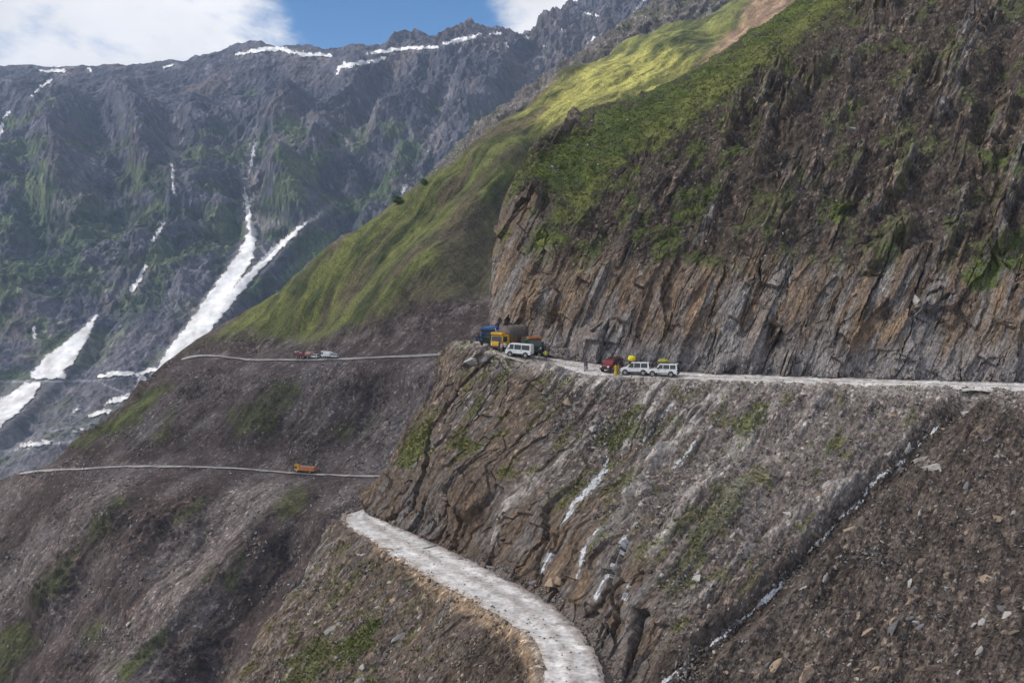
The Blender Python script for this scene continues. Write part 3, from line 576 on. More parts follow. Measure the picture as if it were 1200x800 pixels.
for st in ([(286,222,1.8),(289,240,2.6),(291,258,3.4),(296,272,5),(288,300,9),(268,330,10),(248,360,11),(226,392,11),(207,415,11),(192,434,8)],
           [(378,248,.7),(352,267,2),(335,283,3.5),(318,298,4.5),(298,318,4.5),(281,337,5.5),(263,357,6.5),(246,378,6),(230,402,7),(210,422,7)],
           [(299,168,1.6),(294,194,1.6)], [(201,194,1.2),(203,222,1.5),(206,230,1)], [(194,260,1.5),(178,284,2)], [(171,314,2),(155,341,3)],
           [(113,371,1.5),(100,390,6),(80,414,11),(62,430,14),(42,440,6)], [(40,439,4),(75,441,3)], [(46,450,3),(34,458,9),(14,474,12),(-12,494,13)],
           [(116,442,2.5),(140,438,3.5),(160,439,2.2),(182,435,3)], [(166,446,5),(160,462,3)], [(124,474,1.5),(150,465,4)], [(105,488,2),(127,482,3)], [(85,506,1),(96,503,2)], [(25,523,2),(45,521,3),(62,517,1.5)],
           [(86,482,2),(91,480,1.5)], [(40,385,1.2),(41,396,1.6)], [(60,95,1.6),(46,105,1.4),(38,113,1.6)], [(3,148,3),(0,158,3)], [(12,132,1.6),(4,140,1.2)], [(48,84,2),(75,85,2.5)], [(62,79,1.5),(97,76,2)], [(103,81,2),(108,86,1)],
           [(192,80,1.5),(208,77,1.8)], [(276,66,2),(300,60,4),(325,58,4),(348,64,4),(386,66,3)], [(396,82,3),(412,77,4),(450,70,3)], [(430,64,2),(460,60,3.5),(512,56,2)], [(405,74,2),(395,88,2)], [(520,53,2),(545,47,4.5),(562,42,2)],
           [(572,42,1.5),(585,40,2)], [(606,34,2),(616,38,3)], [(618,46,2),(620,44,1)], [(592,52,1),(594,56,1)], [(640,55,1.5),(636,57,1)], [(655,30,1.5),(660,40,1)], [(695,46,2),(690,52,1)], [(686,17,2),(702,22,1.5)], [(745,14,2),(753,3,2)], [(650,62,.8),(656,62,1)], [(775,4,2),(790,-4,1)], [(476,218,2),(471,230,2)]):
    snow = np.maximum(snow, stroke(px, py, [(a_, b_, c_*(.72 if b_ < 100 else 1.05)) for a_, b_, c_ in st]))
snow += fbm(np.stack([px/9, py/5, 0*px], 1), 521, 4, .6)*3.2-.5
c = mix(c, (.20, .185, .175), sst(-14, 2, stroke(px, py, [(292,200,3),(293,250,5),(300,285,6),(270,335,8),(225,400,10)])+mid*8)*.5)
keep = (snow > 0)
vis_side = (V < 6.3)
c = mix(c, (.2, .19, .19), sst(-4, 0, snow)*.5)
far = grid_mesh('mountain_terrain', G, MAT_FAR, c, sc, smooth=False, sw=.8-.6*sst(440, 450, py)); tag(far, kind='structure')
dirt = np.tile(np.array((.66, .66, .675), F32), (len(p), 1))
dirt = mix(dirt, (.36, .33, .31), sst(-.05, .5, fbm(p/np.array((14, 36, 36)), 523, 4)-.15+.35*sst(330, 430, py))*sst(300, 420, py)*.45)
dirt = mix(dirt, (.40, .36, .34), sst(2.2, 0, snow)*.55*sst(150, 250, py))
MAT_SNOW = land_mat('old_snow', .3, .05, .6, rough=.6, stretch=(1, 1, 1), contrast=.06)
sn = grid_mesh('snow', G - np.array((0, 2.2, -1.0)), MAT_SNOW, dirt, p.astype(F32), keep & vis_side)
tag(sn, kind='stuff')
G_FAR = G

# broad valley floor under everything, to the horizon
def sheet(name, z, r, mat):
    me = bpy.data.meshes.new(name); me.from_pydata([(-r, -r, z), (r, -r, z), (r, r, z), (-r, r, z)], [], [(0, 1, 2, 3)]); me.materials.append(mat)
    o = bpy.data.objects.new(name, me); COL.objects.link(o); return o
tag(sheet('valley_ground', -330, 9000, plain('valley_floor', (.12, .12, .10), .95, var=.3, scale=.01)), kind='structure')
# ------------------------------------------------------------------ roads
def spline(pts, n):
    C = np.array(pts, float); k = np.concatenate([[0], np.cumsum(np.linalg.norm(np.diff(C, axis=0), axis=1))])
    return _basis(k, np.linspace(0, k[-1], n)) @ C
def road(name, inner, outer, nu, nv, mat, amp, lift, wlen, ragged=.35, trim=(0, 0)):
    A = spline([P(*q) for q in inner], nu); B = spline([P(*q) for q in outer], nu)
    t = np.linspace(0, 1, nv)[:, None, None]
    wd = np.linalg.norm(A-B, axis=1); e0 = trim[0]+ragged*fbm(A/1.7, 611, 3)/wd; e1 = 1-trim[1]+ragged*fbm(B/1.7, 613, 3)/wd
    tt = e0[None, :, None]*(1-t)+e1[None, :, None]*t
    G = A[None]*(1-tt)+B[None]*tt; G[..., 2] += lift
    p = G.reshape(-1, 3); px, py = project(p); T = np.repeat(np.linspace(0, 1, nv), nu)
    a = fbm(p/np.array((.9, .9, .9)), 601, 3); b = fbm(p/wlen, 603, 3); e = sst(0, .09, T)*sst(1, .91, T)
    h = amp*(a*.6+b) - (1-e)*(.10+.25*np.abs(b)) - .07*(np.exp(-((T-.3)/.09)**2)+np.exp(-((T-.7)/.09)**2))
    G = G+np.array((0, 0, 1.))*h.reshape(nv, nu, 1)
    c = mix(np.tile(np.array((.66, .63, .61), F32), (len(p), 1)), (.55, .515, .49), sst(-.2, .5, .5*b+.6*a))
    c = mix(c, (.76, .74, .73), sst(.0, .5, a-.3*b)*.6)
    tr = np.exp(-((T-.3+.03*b)/.07)**2)+np.exp(-((T-.68+.03*b)/.07)**2)
    c = mix(c, (.42, .38, .355), (sst(.0, .5, .25+.5*b)*(1-tr))*.35)
    c = mix(c, (.40, .36, .33), np.clip(np.exp(-((T-.49+.04*b)/.085)**2), 0, 1)*sst(-.4, .3, a+.3)*.75)
    c = mix(c, (.30, .26, .235), sst(.28, .5, fbm(p/.6, 605, 2))*.5)
    c = mix(c, (.24, .195, .165), (1-sst(.03, .30, T+.12*a+.10*b))*.8); c = mix(c, (.34, .28, .22), (1-sst(.99, .84, T+.10*a+.06*b))*.75)
    sc = p.astype(F32)
    return G, c, sc
MAT_ROAD = land_mat('crushed_stone_road', 2.2, .5, .06, stretch=(1, 1, 1), contrast=.22)
LIN = [LR(540,588),LR(480,595),LR(446,600),LR(438,604),LR(452,610),LR(490,626),LR(520,640),LR(560,659),LR(602,680),LR(643,705),LR(674,732),LR(694,757),LR(705,785),LR(709,800),LR(713,830),LR(720,900),LR(730,1100)]
LOUT = [LR(530,583),LR(470,589),LR(430,595),LR(408,602),LR(404,611),LR(425,628),LR(455,648),LR(490,668),LR(530,690),LR(570,712),LR(606,735),LR(628,757),LR(633,780),LR(632,800),LR(630,830),LR(628,900),LR(610,1100)]
G, c, sc = road('road', LIN, LOUT, 520, 60, MAT_ROAD, .06, .05, 4.)
p = G.reshape(-1, 3)
tag(grid_mesh('road', G, MAT_ROAD, c, sc), kind='structure'); G_LR = G
G, c, sc = road('road', UR_IN, UR_OUT, 640, 50, MAT_ROAD, .07, .06, 4.)
G_UR = G
tag(grid_mesh('road', G, MAT_ROAD, c, sc), kind='structure')
def far_road(r0, r1, u0):
    k = GU_SPUR >= u0; A = G_SPUR[np.argmin(np.abs(GV_SPUR-r1)), k]; B = G_SPUR[np.argmin(np.abs(GV_SPUR-r0)), k]
    tt = np.linspace(0, 1, 12)[:, None, None]; w = .22*fbm(A/9, 621, 3)[None, :, None]
    G = A[None]*(1-tt*(.46+w))+B[None]*tt*(.46+w); G[..., 2] += .4; p = G.reshape(-1, 3)
    c = mix(np.tile(np.array((.40, .37, .355), F32), (len(p), 1)), (.26, .23, .215), sst(-.2, .4, fbm(p/np.array((14, 14, 14)), 623, 3)))
    tag(grid_mesh('road', G, MAT_ROAD, c, p.astype(F32)), kind='structure')
far_road(2, 3, 1.0); far_road(4, 5, 3.0)
# ------------------------------------------------------------------ casting rays onto the built land
bpy.context.view_layer.update(); DEPS = bpy.context.evaluated_depsgraph_get()
def hit(px_, py_):
    ok, loc, nor, _, ob, _ = S.ray_cast(DEPS, Vector((0, 0, 0)), Vector(P(px_, py_, 1.)).normalized())
    return (np.array(loc), np.array(nor)) if ok else (P(px_, py_, 300), np.array((0, 0, 1.)))
def drop(x, y, z=200.):
    ok, loc, nor, _, ob, _ = S.ray_cast(DEPS, Vector((x, y, z)), Vector((0, 0, -1)))
    return np.array(loc) if ok else np.array((x, y, -17.))
# ------------------------------------------------------------------ stones
def stone_mesh(name, seed, flat, mat, n=11):
    r = np.random.default_rng(seed); q = r.normal(size=(n, 3)); q /= np.linalg.norm(q, axis=1, keepdims=True)
    q *= r.uniform(.75, 1.05, (n, 1)); q = np.clip(q, -.66, .66)*np.array((1, .62, flat))
    bm = bmesh.new()
    for v in q: bm.verts.new(v)
    bmesh.ops.convex_hull(bm, input=bm.verts)
    for v in [v for v in bm.verts if not v.link_faces]: bm.verts.remove(v)
    bmesh.ops.bevel(bm, geom=bm.edges[:], offset=.014, segments=1, affect='EDGES')
    me = bpy.data.meshes.new(name); bm.to_mesh(me); bm.free(); me.materials.append(mat); return me
M_SLATE = plain('slate_stone', (.17, .165, .175), .85, var=.4, scale=6, bump=.05)
M_PALE = plain('pale_stone', (.40, .375, .35), .85, var=.35, scale=6, bump=.05)
M_TAN = plain('tan_stone', (.34, .25, .17), .85, var=.4, scale=6, bump=.05)
M_BRN = plain('brown_stone', (.19, .14, .105), .85, var=.4, scale=6, bump=.05)
SM = {'slate': M_SLATE, 'pale': M_PALE, 'tan': M_TAN, 'brown': M_BRN}
_rock_seed = [0]
def rock(px_, py_, wpx, hpx, ang, kind, label, flat=.5, name='rock', group=None, mesh=None, cat='rock', sink=.25):
    """a stone lying on the land: wide and high in photo pixels, long axis turned by ang in the picture's sense"""
    loc, nor = hit(px_, py_); m = loc[1]/FPX
    _rock_seed[0] += 1
    me = mesh or stone_mesh(name, 50+_rock_seed[0], flat, SM[kind])
    o = bpy.data.objects.new(name, me); COL.objects.link(o)
    L_ = wpx*m; a = math.radians(ang)
    ray = loc/np.linalg.norm(loc); d = np.array((math.cos(a), 0, math.sin(a))); d = d-ray*np.clip((d@nor)/(ray@nor-1e-6), -1.3, 1.3); L_ *= min(np.linalg.norm(d), 1.5); d -= nor*(d@nor)*.9; d /= np.linalg.norm(d)
    up = nor-d*(nor@d); up /= np.linalg.norm(up); sd = np.cross(up, d)
    s = np.array((L_*.72, hpx*m/.62*.75, hpx*m*.8))
    R = np.stack([d, sd, up], 1)
    o.matrix_world = Matrix([[*(R[i]*s), (loc+nor*s[2]*flat*(.7-sink*1.3))[i]] for i in range(3)]+[[0, 0, 0, 1]])
    tag(o, label, cat, group); return o
for a in (
 (1040,741,44,17,38,'slate','large long dark grey slab lying tilted on the dark scree, biggest stone of the slope',.55),
 (1018,737,24,9,35,'tan','narrow tan block leaning against the large dark grey slab on the scree',.6),
 (905,783,40,10,50,'tan','long narrow tan plank of rock beside the lower end of the gully',.35),
 (950,786,52,14,36,'tan','broad ochre splinter of rock, longest one at the bottom edge of the scree',.4),
 (1074,743,22,12,20,'tan','squat tan boulder just past the upper end of the large dark slab',.7),
 (1176,722,24,16,10,'pale','cream boulder with rough faces on dark soil, palest one on the scree',.8),
 (1168,712,30,9,-5,'slate','flat dark slab just above the cream boulder',.4),
 (1152,679,24,12,20,'tan','rust coloured boulder half buried in the scree upslope of the cream boulder',.7),
 (1085,787,46,15,15,'brown','wide brown boulder at the bottom edge of the scree below the large slab',.6),
 (1050,783,26,15,60,'brown','dark brown upright block beside the wide brown boulder',.7),
 (996,622,18,14,10,'tan','brown stone pair member nearest the stream in the middle of the gully',.8),
 (999,630,18,12,20,'brown','darker stone leaning under the brown one beside the stream',.7),
 (1168,607,16,9,0,'tan','tan block on the bare slope well above the scree stones',.7),
 (1072,541,34,10,25,'pale','long grey slab bridging the head of the gully rocks',.4),
 (1055,548,18,12,40,'slate','blue grey block in the stream beside the long grey slab',.7),
 (1088,550,30,12,15,'pale','broken pale slab on the right bank of the gully',.4),
 (1063,528,20,11,50,'pale','upright pale flake at the top of the narrow gully',.5),
 (1041,487,16,13,35,'tan','pale tan cube shaped boulder below the upper road',.9),
 (1133,484,12,8,0,'pale','light grey block beside the gully just under the upper road',.8),
 (1152,503,28,11,20,'brown','brown ledge of rock right of the gully under the upper road',.5),
 (964,570,28,5,38,'pale','thin pale streak of slab on the left bank of the gully',.35),
 (958,581,16,8,15,'tan','tan stone just below the thin pale slab',.7),
 (922,602,9,12,80,'pale','small upright pinkish stone alone on the grey scree',.8),
 (841,666,8,9,80,'tan','small orange stone on the lower grey scree',.8),
 (812,678,20,10,20,'pale','pale stone low on the grey scree above the rock wall',.6),
 (836,763,10,6,-10,'pale','small white stone below the stream',.7),
 (895,724,18,9,25,'brown','brown stone on the right bank of the lower stream',.6),
 (684,466,32,13,40,'pale','big pale flat slab on the slope under the two walking people',.35),
 (668,470,14,9,30,'tan','cream rubble block just below the big pale slab',.7),
 (698,502,7,16,105,'pale','thin white flake standing upright below the big pale slab',.5),
 (763,525,18,15,50,'slate','blue grey boulder stuck on the steep slope below the white jeep',.8),
 (694,524,16,5,5,'pale','small yellowish stone above the white waterfall',.5),
 (812,463,10,5,10,'slate','flat dark stone on the edge of the upper road',.5),
 (648,684,13,12,70,'tan','pale brown boulder heaped at the inner edge of the lower road',.9),
 (655,680,10,13,80,'tan','taller tan boulder of the heap beside the lower road',.8),
 (622,684,14,7,10,'slate','grey boulder at the foot of the rock wall left of the brown heap',.7),
 (641,692,10,6,0,'brown','low brown stone in front of the boulder heap',.7),
 (570,685,15,4,0,'brown','single flat brown slab lying on the pale lower road',.45),
 (558,676,4,3,0,'slate','small dark stone lying on the lower road',.8),
 (576,664,18,4,-8,'slate','thin grey slab at the inner edge of the lower road',.4),
 (540,655,10,5,0,'slate','stone at the foot of the cliff where the lower road narrows',.7),
 (506,640,22,7,15,'slate','long grey block fallen at the cliff foot beside the lower road',.6),
 (706,750,13,3,5,'brown','flat brown stone right of the lower road at its near bend',.5),
 (467,747,24,6,38,'pale','long pale slate flake on the slope below the lower road',.35),
 (392,735,30,8,35,'pale','pale grey slab near the edge of the dark ravine',.4),
 (480,726,20,6,30,'slate','grey flake above the long pale slate flake',.4),
 (462,701,14,9,40,'tan','tan block below the orange shoulder of the road',.7),
 (442,714,10,7,20,'pale','white stone halfway down the slope below the lower road',.7),
 (422,783,16,7,25,'pale','white stone near the bottom of the grassy slope',.6),
 (423,649,6,12,85,'pale','upright pale flake just under the far bend of the lower road',.5),
 (547,749,7,6,20,'pale','small white stone on the dark bank under the orange shoulder',.8),
 (404,632,24,8,20,'brown','brown slab jutting out below the far bend of the lower road',.4),
 (382,640,26,9,25,'slate','slab at the edge of the ravine under the far bend',.4),
 (366,656,8,6,30,'slate','stone perched on the ravine edge below the jutting slabs',.7),
 (553,425,14,24,70,'pale','pale upright block at the tip of the promontory under the trucks',.6),
 (566,420,10,20,75,'slate','dark upright block beside the pale one at the promontory tip',.6),
 (998,153,6,12,80,'pale','cream white stone caught high on the dark cliff slope',.6),
 (1073,352,16,10,-60,'pale','crumbling cream outcrop on the wall above the upper road',.6),
 (22,554,9,5,0,'brown','brown boulder at the far left end of the lowest road',.7),
 (390,483,5,5,30,'pale','pale stone on the scree below the far red vehicles',.8),
 (152,732,6,7,40,'pale','white boulder alone in the grey scree fan',.8),
): rock(*a)
# smaller loose stones that nothing tells apart
PROTO = {k: [stone_mesh('loose_stone', 300+i, f, SM[k]) for i, f in enumerate((.4, .55, .75))] for k in SM}
RR = random.Random(5)
def loose(n, region, label, group, kinds, size, ang):
    k = 0
    while k < n:
        x = RR.uniform(region[0], region[2]); y = RR.uniform(region[1], region[3])
        if region[4](x, y): continue
        w = size[0]*(size[1]/size[0])**(RR.random()**2)
        rock(x, y, w, w*RR.uniform(.4, .75), ang+RR.uniform(-30, 30), 0, label, .55, 'loose_stone', group, RR.choice(PROTO[RR.choice(kinds)]), 'stone'); k += 1
gx = lambda y: np.interp(y, (460, 535, 590, 630, 690, 740, 790), (1130, 1060, 1000, 960, 912, 850, 785))
loose(90, (800, 480, 1198, 798, lambda x, y: x < gx(y)+12), 'small loose angular stone on the dark brown scree right of the stream', 'loose stones on the dark scree', ('tan', 'brown', 'pale', 'slate'), (4, 15), 32)
loose(46, (985, 660, 1198, 799, lambda x, y: x+y < 1690), 'medium sized angular block among the dark rubble in the lower right corner', 'blocks in the lower right rubble', ('brown', 'brown', 'tan', 'slate', 'pale'), (8, 22), 30)
loose(60, (700, 460, 1100, 760, lambda x, y: x > gx(y)-14 or y > 470+(x-640)*1.3), 'small loose angular stone on the grey scree left of the stream', 'loose stones on the grey scree', ('pale', 'pale', 'slate', 'tan'), (4, 13), 40)
loose(60, (300, 650, 620, 798, lambda x, y: y < 640+(x-400)*.55 or y < 1010-x*.78), 'small slaty stone on the slope below the lower road', 'slaty stones below the lower road', ('pale', 'slate', 'pale', 'brown'), (4, 13), 36)
loose(34, (640, 436, 1196, 452, lambda x, y: abs(y-np.interp(x, (640, 800, 1000, 1200), (424, 437, 443.5, 449))) > 2.2), 'small fallen stone at the foot of the cliff beside the upper road', 'fallen stones along the upper road', ('pale', 'slate'), (2.5, 7), 0)
loose(26, (470, 620, 760, 790, lambda x, y: abs(y-np.interp(x, (470, 540, 600, 640, 680, 705, 722), (616, 648, 675, 697, 730, 757, 790))) > 5), 'small fallen stone at the foot of the rock wall beside the lower road', 'fallen stones along the lower road', ('slate', 'brown', 'tan'), (3, 9), 0)
# rubble nobody could count
def scatter_mesh(name, base, nb, pos, nrm, size, mat, col, seed, flatten):
    """copies of small hulls merged into one mesh"""
    r = np.random.default_rng(seed); n = len(pos); V_, F_, C_, off = [], [], [], 0
    pick = r.integers(0, len(base), n)
    for b in range(len(base)):
        ix = np.nonzero(pick == b)[0]
        if not len(ix): continue
        v = np.array([q.co for q in base[b].vertices], F32); f = np.array([t.vertices for t in base[b].loop_triangles], np.int32)
        q = r.normal(size=(len(ix), 4)); q /= np.linalg.norm(q, axis=1, keepdims=True); w, x, y, z = q.T
        R = np.stack([1-2*(y*y+z*z), 2*(x*y-z*w), 2*(x*z+y*w), 2*(x*y+z*w), 1-2*(x*x+z*z), 2*(y*z-x*w), 2*(x*z-y*w), 2*(y*z+x*w), 1-2*(x*x+y*y)], 1).reshape(-1, 3, 3)
        pts = np.einsum('nij,kj->nki', R, v)*size[ix][:, None, None]
        k = np.einsum('nki,ni->nk', pts, nrm[ix]); pts -= flatten*k[..., None]*nrm[ix][:, None]
        pts += (pos[ix]+nrm[ix]*size[ix][:, None]*.12)[:, None]
        V_.append(pts.reshape(-1, 3)); F_.append((f[None]+(off+np.arange(len(ix))*len(v))[:, None, None]).reshape(-1, 3)); off += len(ix)*len(v)
        C_.append(np.repeat(col[ix], len(v), 0))
    V_ = np.concatenate(V_); F_ = np.concatenate(F_); C_ = np.concatenate(C_)
    me = bpy.data.meshes.new(name); me.vertices.add(len(V_)); me.vertices.foreach_set('co', V_.astype(F32).ravel())
    me.loops.add(F_.size); me.loops.foreach_set('vertex_index', F_.ravel().astype(np.int32))
    me.polygons.add(len(F_)); me.polygons.foreach_set('loop_start', np.arange(0, F_.size, 3, dtype=np.int32)); me.update(calc_edges=True)
    c = np.ones((len(V_), 4), F32); c[:, :3] = C_; c[:, 3] = 0
    me.attributes.new('tint', 'FLOAT_COLOR', 'POINT').data.foreach_set('color', c.ravel())
    me.attributes.new('bed', 'FLOAT_VECTOR', 'POINT').data.foreach_set('vector', V_.astype(F32).ravel())
    me.materials.append(mat); o = bpy.data.objects.new(name, me); COL.objects.link(o); return tag(o, kind='stuff')
def chip(seed):
    me = stone_mesh('chip', seed, .5, M_BRN, 9); bm = bmesh.new(); bm.from_mesh(me); bmesh.ops.dissolve_degenerate(bm, edges=bm.edges[:], dist=.08); bmesh.ops.triangulate(bm, faces=bm.faces[:]); bm.to_mesh(me); bm.free(); me.calc_loop_triangles(); return me
CHIPS = [chip(700+i) for i in range(6)]
PALETTE = np.array([(.26, .24, .23), (.17, .155, .15), (.20, .155, .115), (.12, .10, .085), (.34, .31, .29), (.14, .135, .14), (.11, .09, .078)], F32)
def rubble(G, w, n, smin, smax, mat, seed, pal=PALETTE):
    r = np.random.default_rng(seed); pts = G.reshape(-1, 3); nr = normals(G).reshape(-1, 3); nr = nr*np.sign((nr*-pts).sum(1))[:, None]
    w = np.maximum(w, 0); ix = r.choice(len(pts), n, p=w/w.sum())
    s = smin*(smax/smin)**(r.random(n)**2.2)
    c = pal[r.integers(0, len(pal), n)]*r.uniform(.7, 1.2, (n, 1))
    return scatter_mesh('rubble', CHIPS, 0, pts[ix]+r.normal(size=(n, 3))*.05, nr[ix], s, mat, c.astype(F32), seed, .45)
def area(G, fn):
    pts = G.reshape(-1, 3); x, y = project(pts); return fn(pts, x, y)
cl = lambda p, k, s: np.clip(fbm(p/k, s, 3)+.25, 0, 1)**2
rubble(G_FACE, area(G_FACE, lambda p, x, y: ((x > 640) & (y > 446) & (x < 1300))*(.02+cl(p, 5., 1001)**1.6*np.where(x > gx(y), 1, .55))*(poly(x, y, [(440,600),(640,590),(700,610),(765,690),(770,800),(440,800)]) < 0)*(1-.9*SLAB_MASK)), 15000, .08, .55, MAT_ROCK, 1)
rubble(G_FACE, area(G_FACE, lambda p, x, y: (stroke(x, y, [(1130,460,6),(1060,535,12),(1000,590,8),(960,632,7),(912,690,7),(850,742,7),(780,796,10)]) > 0)*1.), 500, .15, .8, MAT_ROCK, 2, PALETTE*.8)
rubble(G_FACE, area(G_FACE, lambda p, x, y: (stroke(x, y, [(470,622,5),(540,652,6),(600,678,7),(645,700,9),(690,740,10),(720,790,14)]) > 0)*1.), 1500, .08, .5, MAT_ROCK, 3)
rubble(G_SHOULDER, area(G_SHOULDER, lambda p, x, y: ((y > 640) & (x < 640))*cl(p, 3., 1003)), 6000, .10, .6, MAT_ROCK, 4)
rubble(G_CLIFF, area(G_CLIFF, lambda p, x, y: sst(12, 2, np.abs(y-np.interp(x, (620, 700, 800, 1000, 1200), (409, 421, 433, 439, 445))))*(x > 612)*1.), 2200, .10, .55, MAT_ROCK, 5)
rubble(G_CLIFF, area(G_CLIFF, lambda p, x, y: ((y < 320) & (x > 640))*cl(p, 6., 1005)), 5000, .12, .6, MAT_ROCK, 6)
rubble(G_SPUR, SPUR_SW*area(G_SPUR, lambda p, x, y: ((y > 425) & (x < 520))*cl(p, 14., 1007)), 16000, .22, 1.4, MAT_MID, 7)
def edges(G, n, amt):
    T = np.repeat(np.linspace(0, 1, G.shape[0]), G.shape[1]); return (np.exp(-(T/.07)**2)*2+np.exp(-((1-T)/.06)**2)*1.5+np.exp(-((T-.49)/.09)**2)*.35+.06)*amt
rubble(G_LR, area(G_LR, lambda p, x, y: (y < 830)*(y > 600)*edges(G_LR, 0, 1.)*(.2+cl(p, 3., 1011))), 2600, .04, .26, MAT_ROCK, 8)
rubble(G_UR, area(G_UR, lambda p, x, y: (x < 1230)*edges(G_UR, 0, 1.)*(.2+cl(p, 3., 1013))), 2200, .04, .26, MAT_ROCK, 9)
# ------------------------------------------------------------------ grass
def grass(G, w, n, h0, h1, seed, pal):
    r = np.random.default_rng(seed); pts = G.reshape(-1, 3); w = np.maximum(w, 0)**1.3; ix = r.choice(len(pts), n, p=w/w.sum()); b = pts[ix]
    nb = 6; H = h0*(h1/h0)**(r.random(n)**2); a = r.random((n, nb))*6.283; ln = r.uniform(.2, .75, (n, nb))
    t = np.stack([np.cos(a)*ln, np.sin(a)*ln, r.uniform(.5, 1, (n, nb))], -1)*H[:, None, None]
    sd = np.stack([-np.sin(a), np.cos(a), 0*a], -1)*(H*.22)[:, None, None]; root = b[:, None]+np.stack([np.cos(a), np.sin(a), 0*a-.1], -1)*(H*.25)[:, None, None]
    V_ = np.stack([root-sd, root+sd, root+t+sd*.5, root+t-sd*.4], 2).reshape(-1, 3); F_ = np.arange(len(V_)).reshape(-1, 4)
    c = np.repeat((np.array(pal)[r.integers(0, len(pal), n)]*r.uniform(.65, 1.3, (n, 1)))[:, None], nb*4, 1).reshape(-1, 3)
    me = bpy.data.meshes.new('grass'); me.vertices.add(len(V_)); me.vertices.foreach_set('co', V_.astype(F32).ravel())
    me.loops.add(F_.size); me.loops.foreach_set('vertex_index', F_.ravel().astype(np.int32)); me.polygons.add(len(F_)); me.polygons.foreach_set('loop_start', np.arange(0, F_.size, 4, dtype=np.int32)); me.update(calc_edges=True)
    cc = np.ones((len(V_), 4), F32); cc[:, :3] = c; me.attributes.new('tint', 'FLOAT_COLOR', 'POINT').data.foreach_set('color', cc.ravel())
    me.materials.append(M_LEAF); o = bpy.data.objects.new('grass', me); COL.objects.link(o); return tag(o, kind='stuff')
M_LEAF, nt, b = nodes('grass_blades'); at = N_(nt, 'ShaderNodeAttribute', attribute_name='tint'); nt.links.new(at.outputs['Color'], b.inputs['Base Color']); b.inputs['Roughness'].default_value = .8
b.inputs['Specular IOR Level'].default_value = .15
GP = [(.10, .12, .035), (.12, .145, .04), (.15, .165, .05), (.20, .20, .07), (.17, .145, .07)]
fr = lambda x, y: ((x > -20) & (x < 1220) & (y > -20) & (y < 820))*1.
for (pp, gg), G_, n, h0, h1, sd in ((C_GRASS1, G_CLIFF, 26000, .08, .36, 21), (C_GRASS2, G_FACE, 9000, .08, .36, 22), (C_GRASS3, G_SHOULDER, 4000, .08, .3, 23)):
    x, y = project(pp); grass(G_, gg*fr(x, y), n, h0, h1, sd, GP)
# ------------------------------------------------------------------ paints and cloth
def paint(n, c, r=.35, **k): return plain(n, c, r, var=k.pop('var', .12), scale=k.pop('scale', 2.), **k)
M_WHITE = paint('white_paint', (.72, .72, .71)); M_RED = paint('red_paint', (.16, .022, .026)); M_YEL = paint('yellow_paint', (.62, .34, .03), .5, var=.2)
M_GREEN = paint('green_paint', (.035, .11, .07), .5); M_ORANGE = paint('orange_paint', (.50, .17, .05), .5, var=.25); M_BLUEP = paint('blue_paint', (.05, .10, .22), .5)
M_GLASS = paint('window_glass', (.025, .03, .035), .12, spec=.6); M_TYRE = paint('tyre_rubber', (.025, .024, .023), .9); M_RIM = paint('steel_rim', (.42, .42, .43), .4, metal=.6)
M_TRIM = paint('black_trim', (.03, .03, .03), .6); M_LAMP = paint('lamp_lens', (.75, .74, .70), .15); M_TAIL = paint('tail_lens', (.35, .02, .015), .2)
M_TARP = plain('brown_tarpaulin', (.13, .11, .095), .85, var=.3, scale=2., bump=.06); M_BTARP = plain('blue_tarpaulin', (.05, .12, .38), .7, var=.3, scale=2., bump=.06)
M_DTARP = plain('dark_tarpaulin', (.045, .042, .042), .85, var=.3, scale=2., bump=.05); M_YBAG = plain('yellow_cover', (.72, .60, .02), .7, var=.2, scale=4, bump=.05); M_OBAG = plain('olive_yellow_cover', (.32, .30, .03), .8, var=.3, scale=4, bump=.05)
M_WOOD = plain('truck_planks', (.20, .12, .07), .8, var=.35, scale=3); M_PINK = plain('pale_sacks', (.42, .27, .22), .9, var=.5, scale=1.5, bump=.1)
def empty(name, loc, rz=0., pitch=0., roll=0.):
    o = bpy.data.objects.new(name, None); COL.objects.link(o); o.location = loc; o.rotation_euler = (roll, pitch, rz); o.empty_display_size = .3; return o
def build(name, bm, mat, parent=None, smooth=False, bevel=0):
    bmesh.ops.recalc_face_normals(bm, faces=bm.faces[:])
    if bevel: bmesh.ops.bevel(bm, geom=[e for e in bm.edges if len(e.link_faces) == 2 and e.calc_face_angle(0) > .5], offset=bevel, segments=2, affect='EDGES', clamp_overlap=True)
    me = bpy.data.meshes.new(name); bm.to_mesh(me); bm.free(); me.materials.append(mat)
    for f in me.polygons: f.use_smooth = smooth
    o = bpy.data.objects.new(name, me); COL.objects.link(o); o.parent = parent; return o
def box(bm, x0, x1, y0, y1, z0, z1, taper=1.):
    v = [bm.verts.new((x, (y0+y1)/2+(y-(y0+y1)/2)*(taper if z == z1 else 1), z)) for z in (z0, z1) for x, y in ((x0, y0), (x1, y0), (x1, y1), (x0, y1))]
    for f in ((3, 2, 1, 0), (4, 5, 6, 7), (0, 1, 5, 4), (1, 2, 6, 5), (2, 3, 7, 6), (3, 0, 4, 7)): bm.faces.new([v[i] for i in f])
def prism(bm, prof, w):
    """outline in x, z with a half width for each point, closed across y"""
    a = [bm.verts.new((x, -hw, z)) for x, z, hw in prof]; b = [bm.verts.new((x, hw, z)) for x, z, hw in prof]; n = len(prof)
    for i in range(n): bm.faces.new((a[i], a[(i+1) % n], b[(i+1) % n], b[i]))
    bm.faces.new(a[::-1]); bm.faces.new(b)
    bmesh.ops.triangulate(bm, faces=[f for f in bm.faces if len(f.verts) > 4])
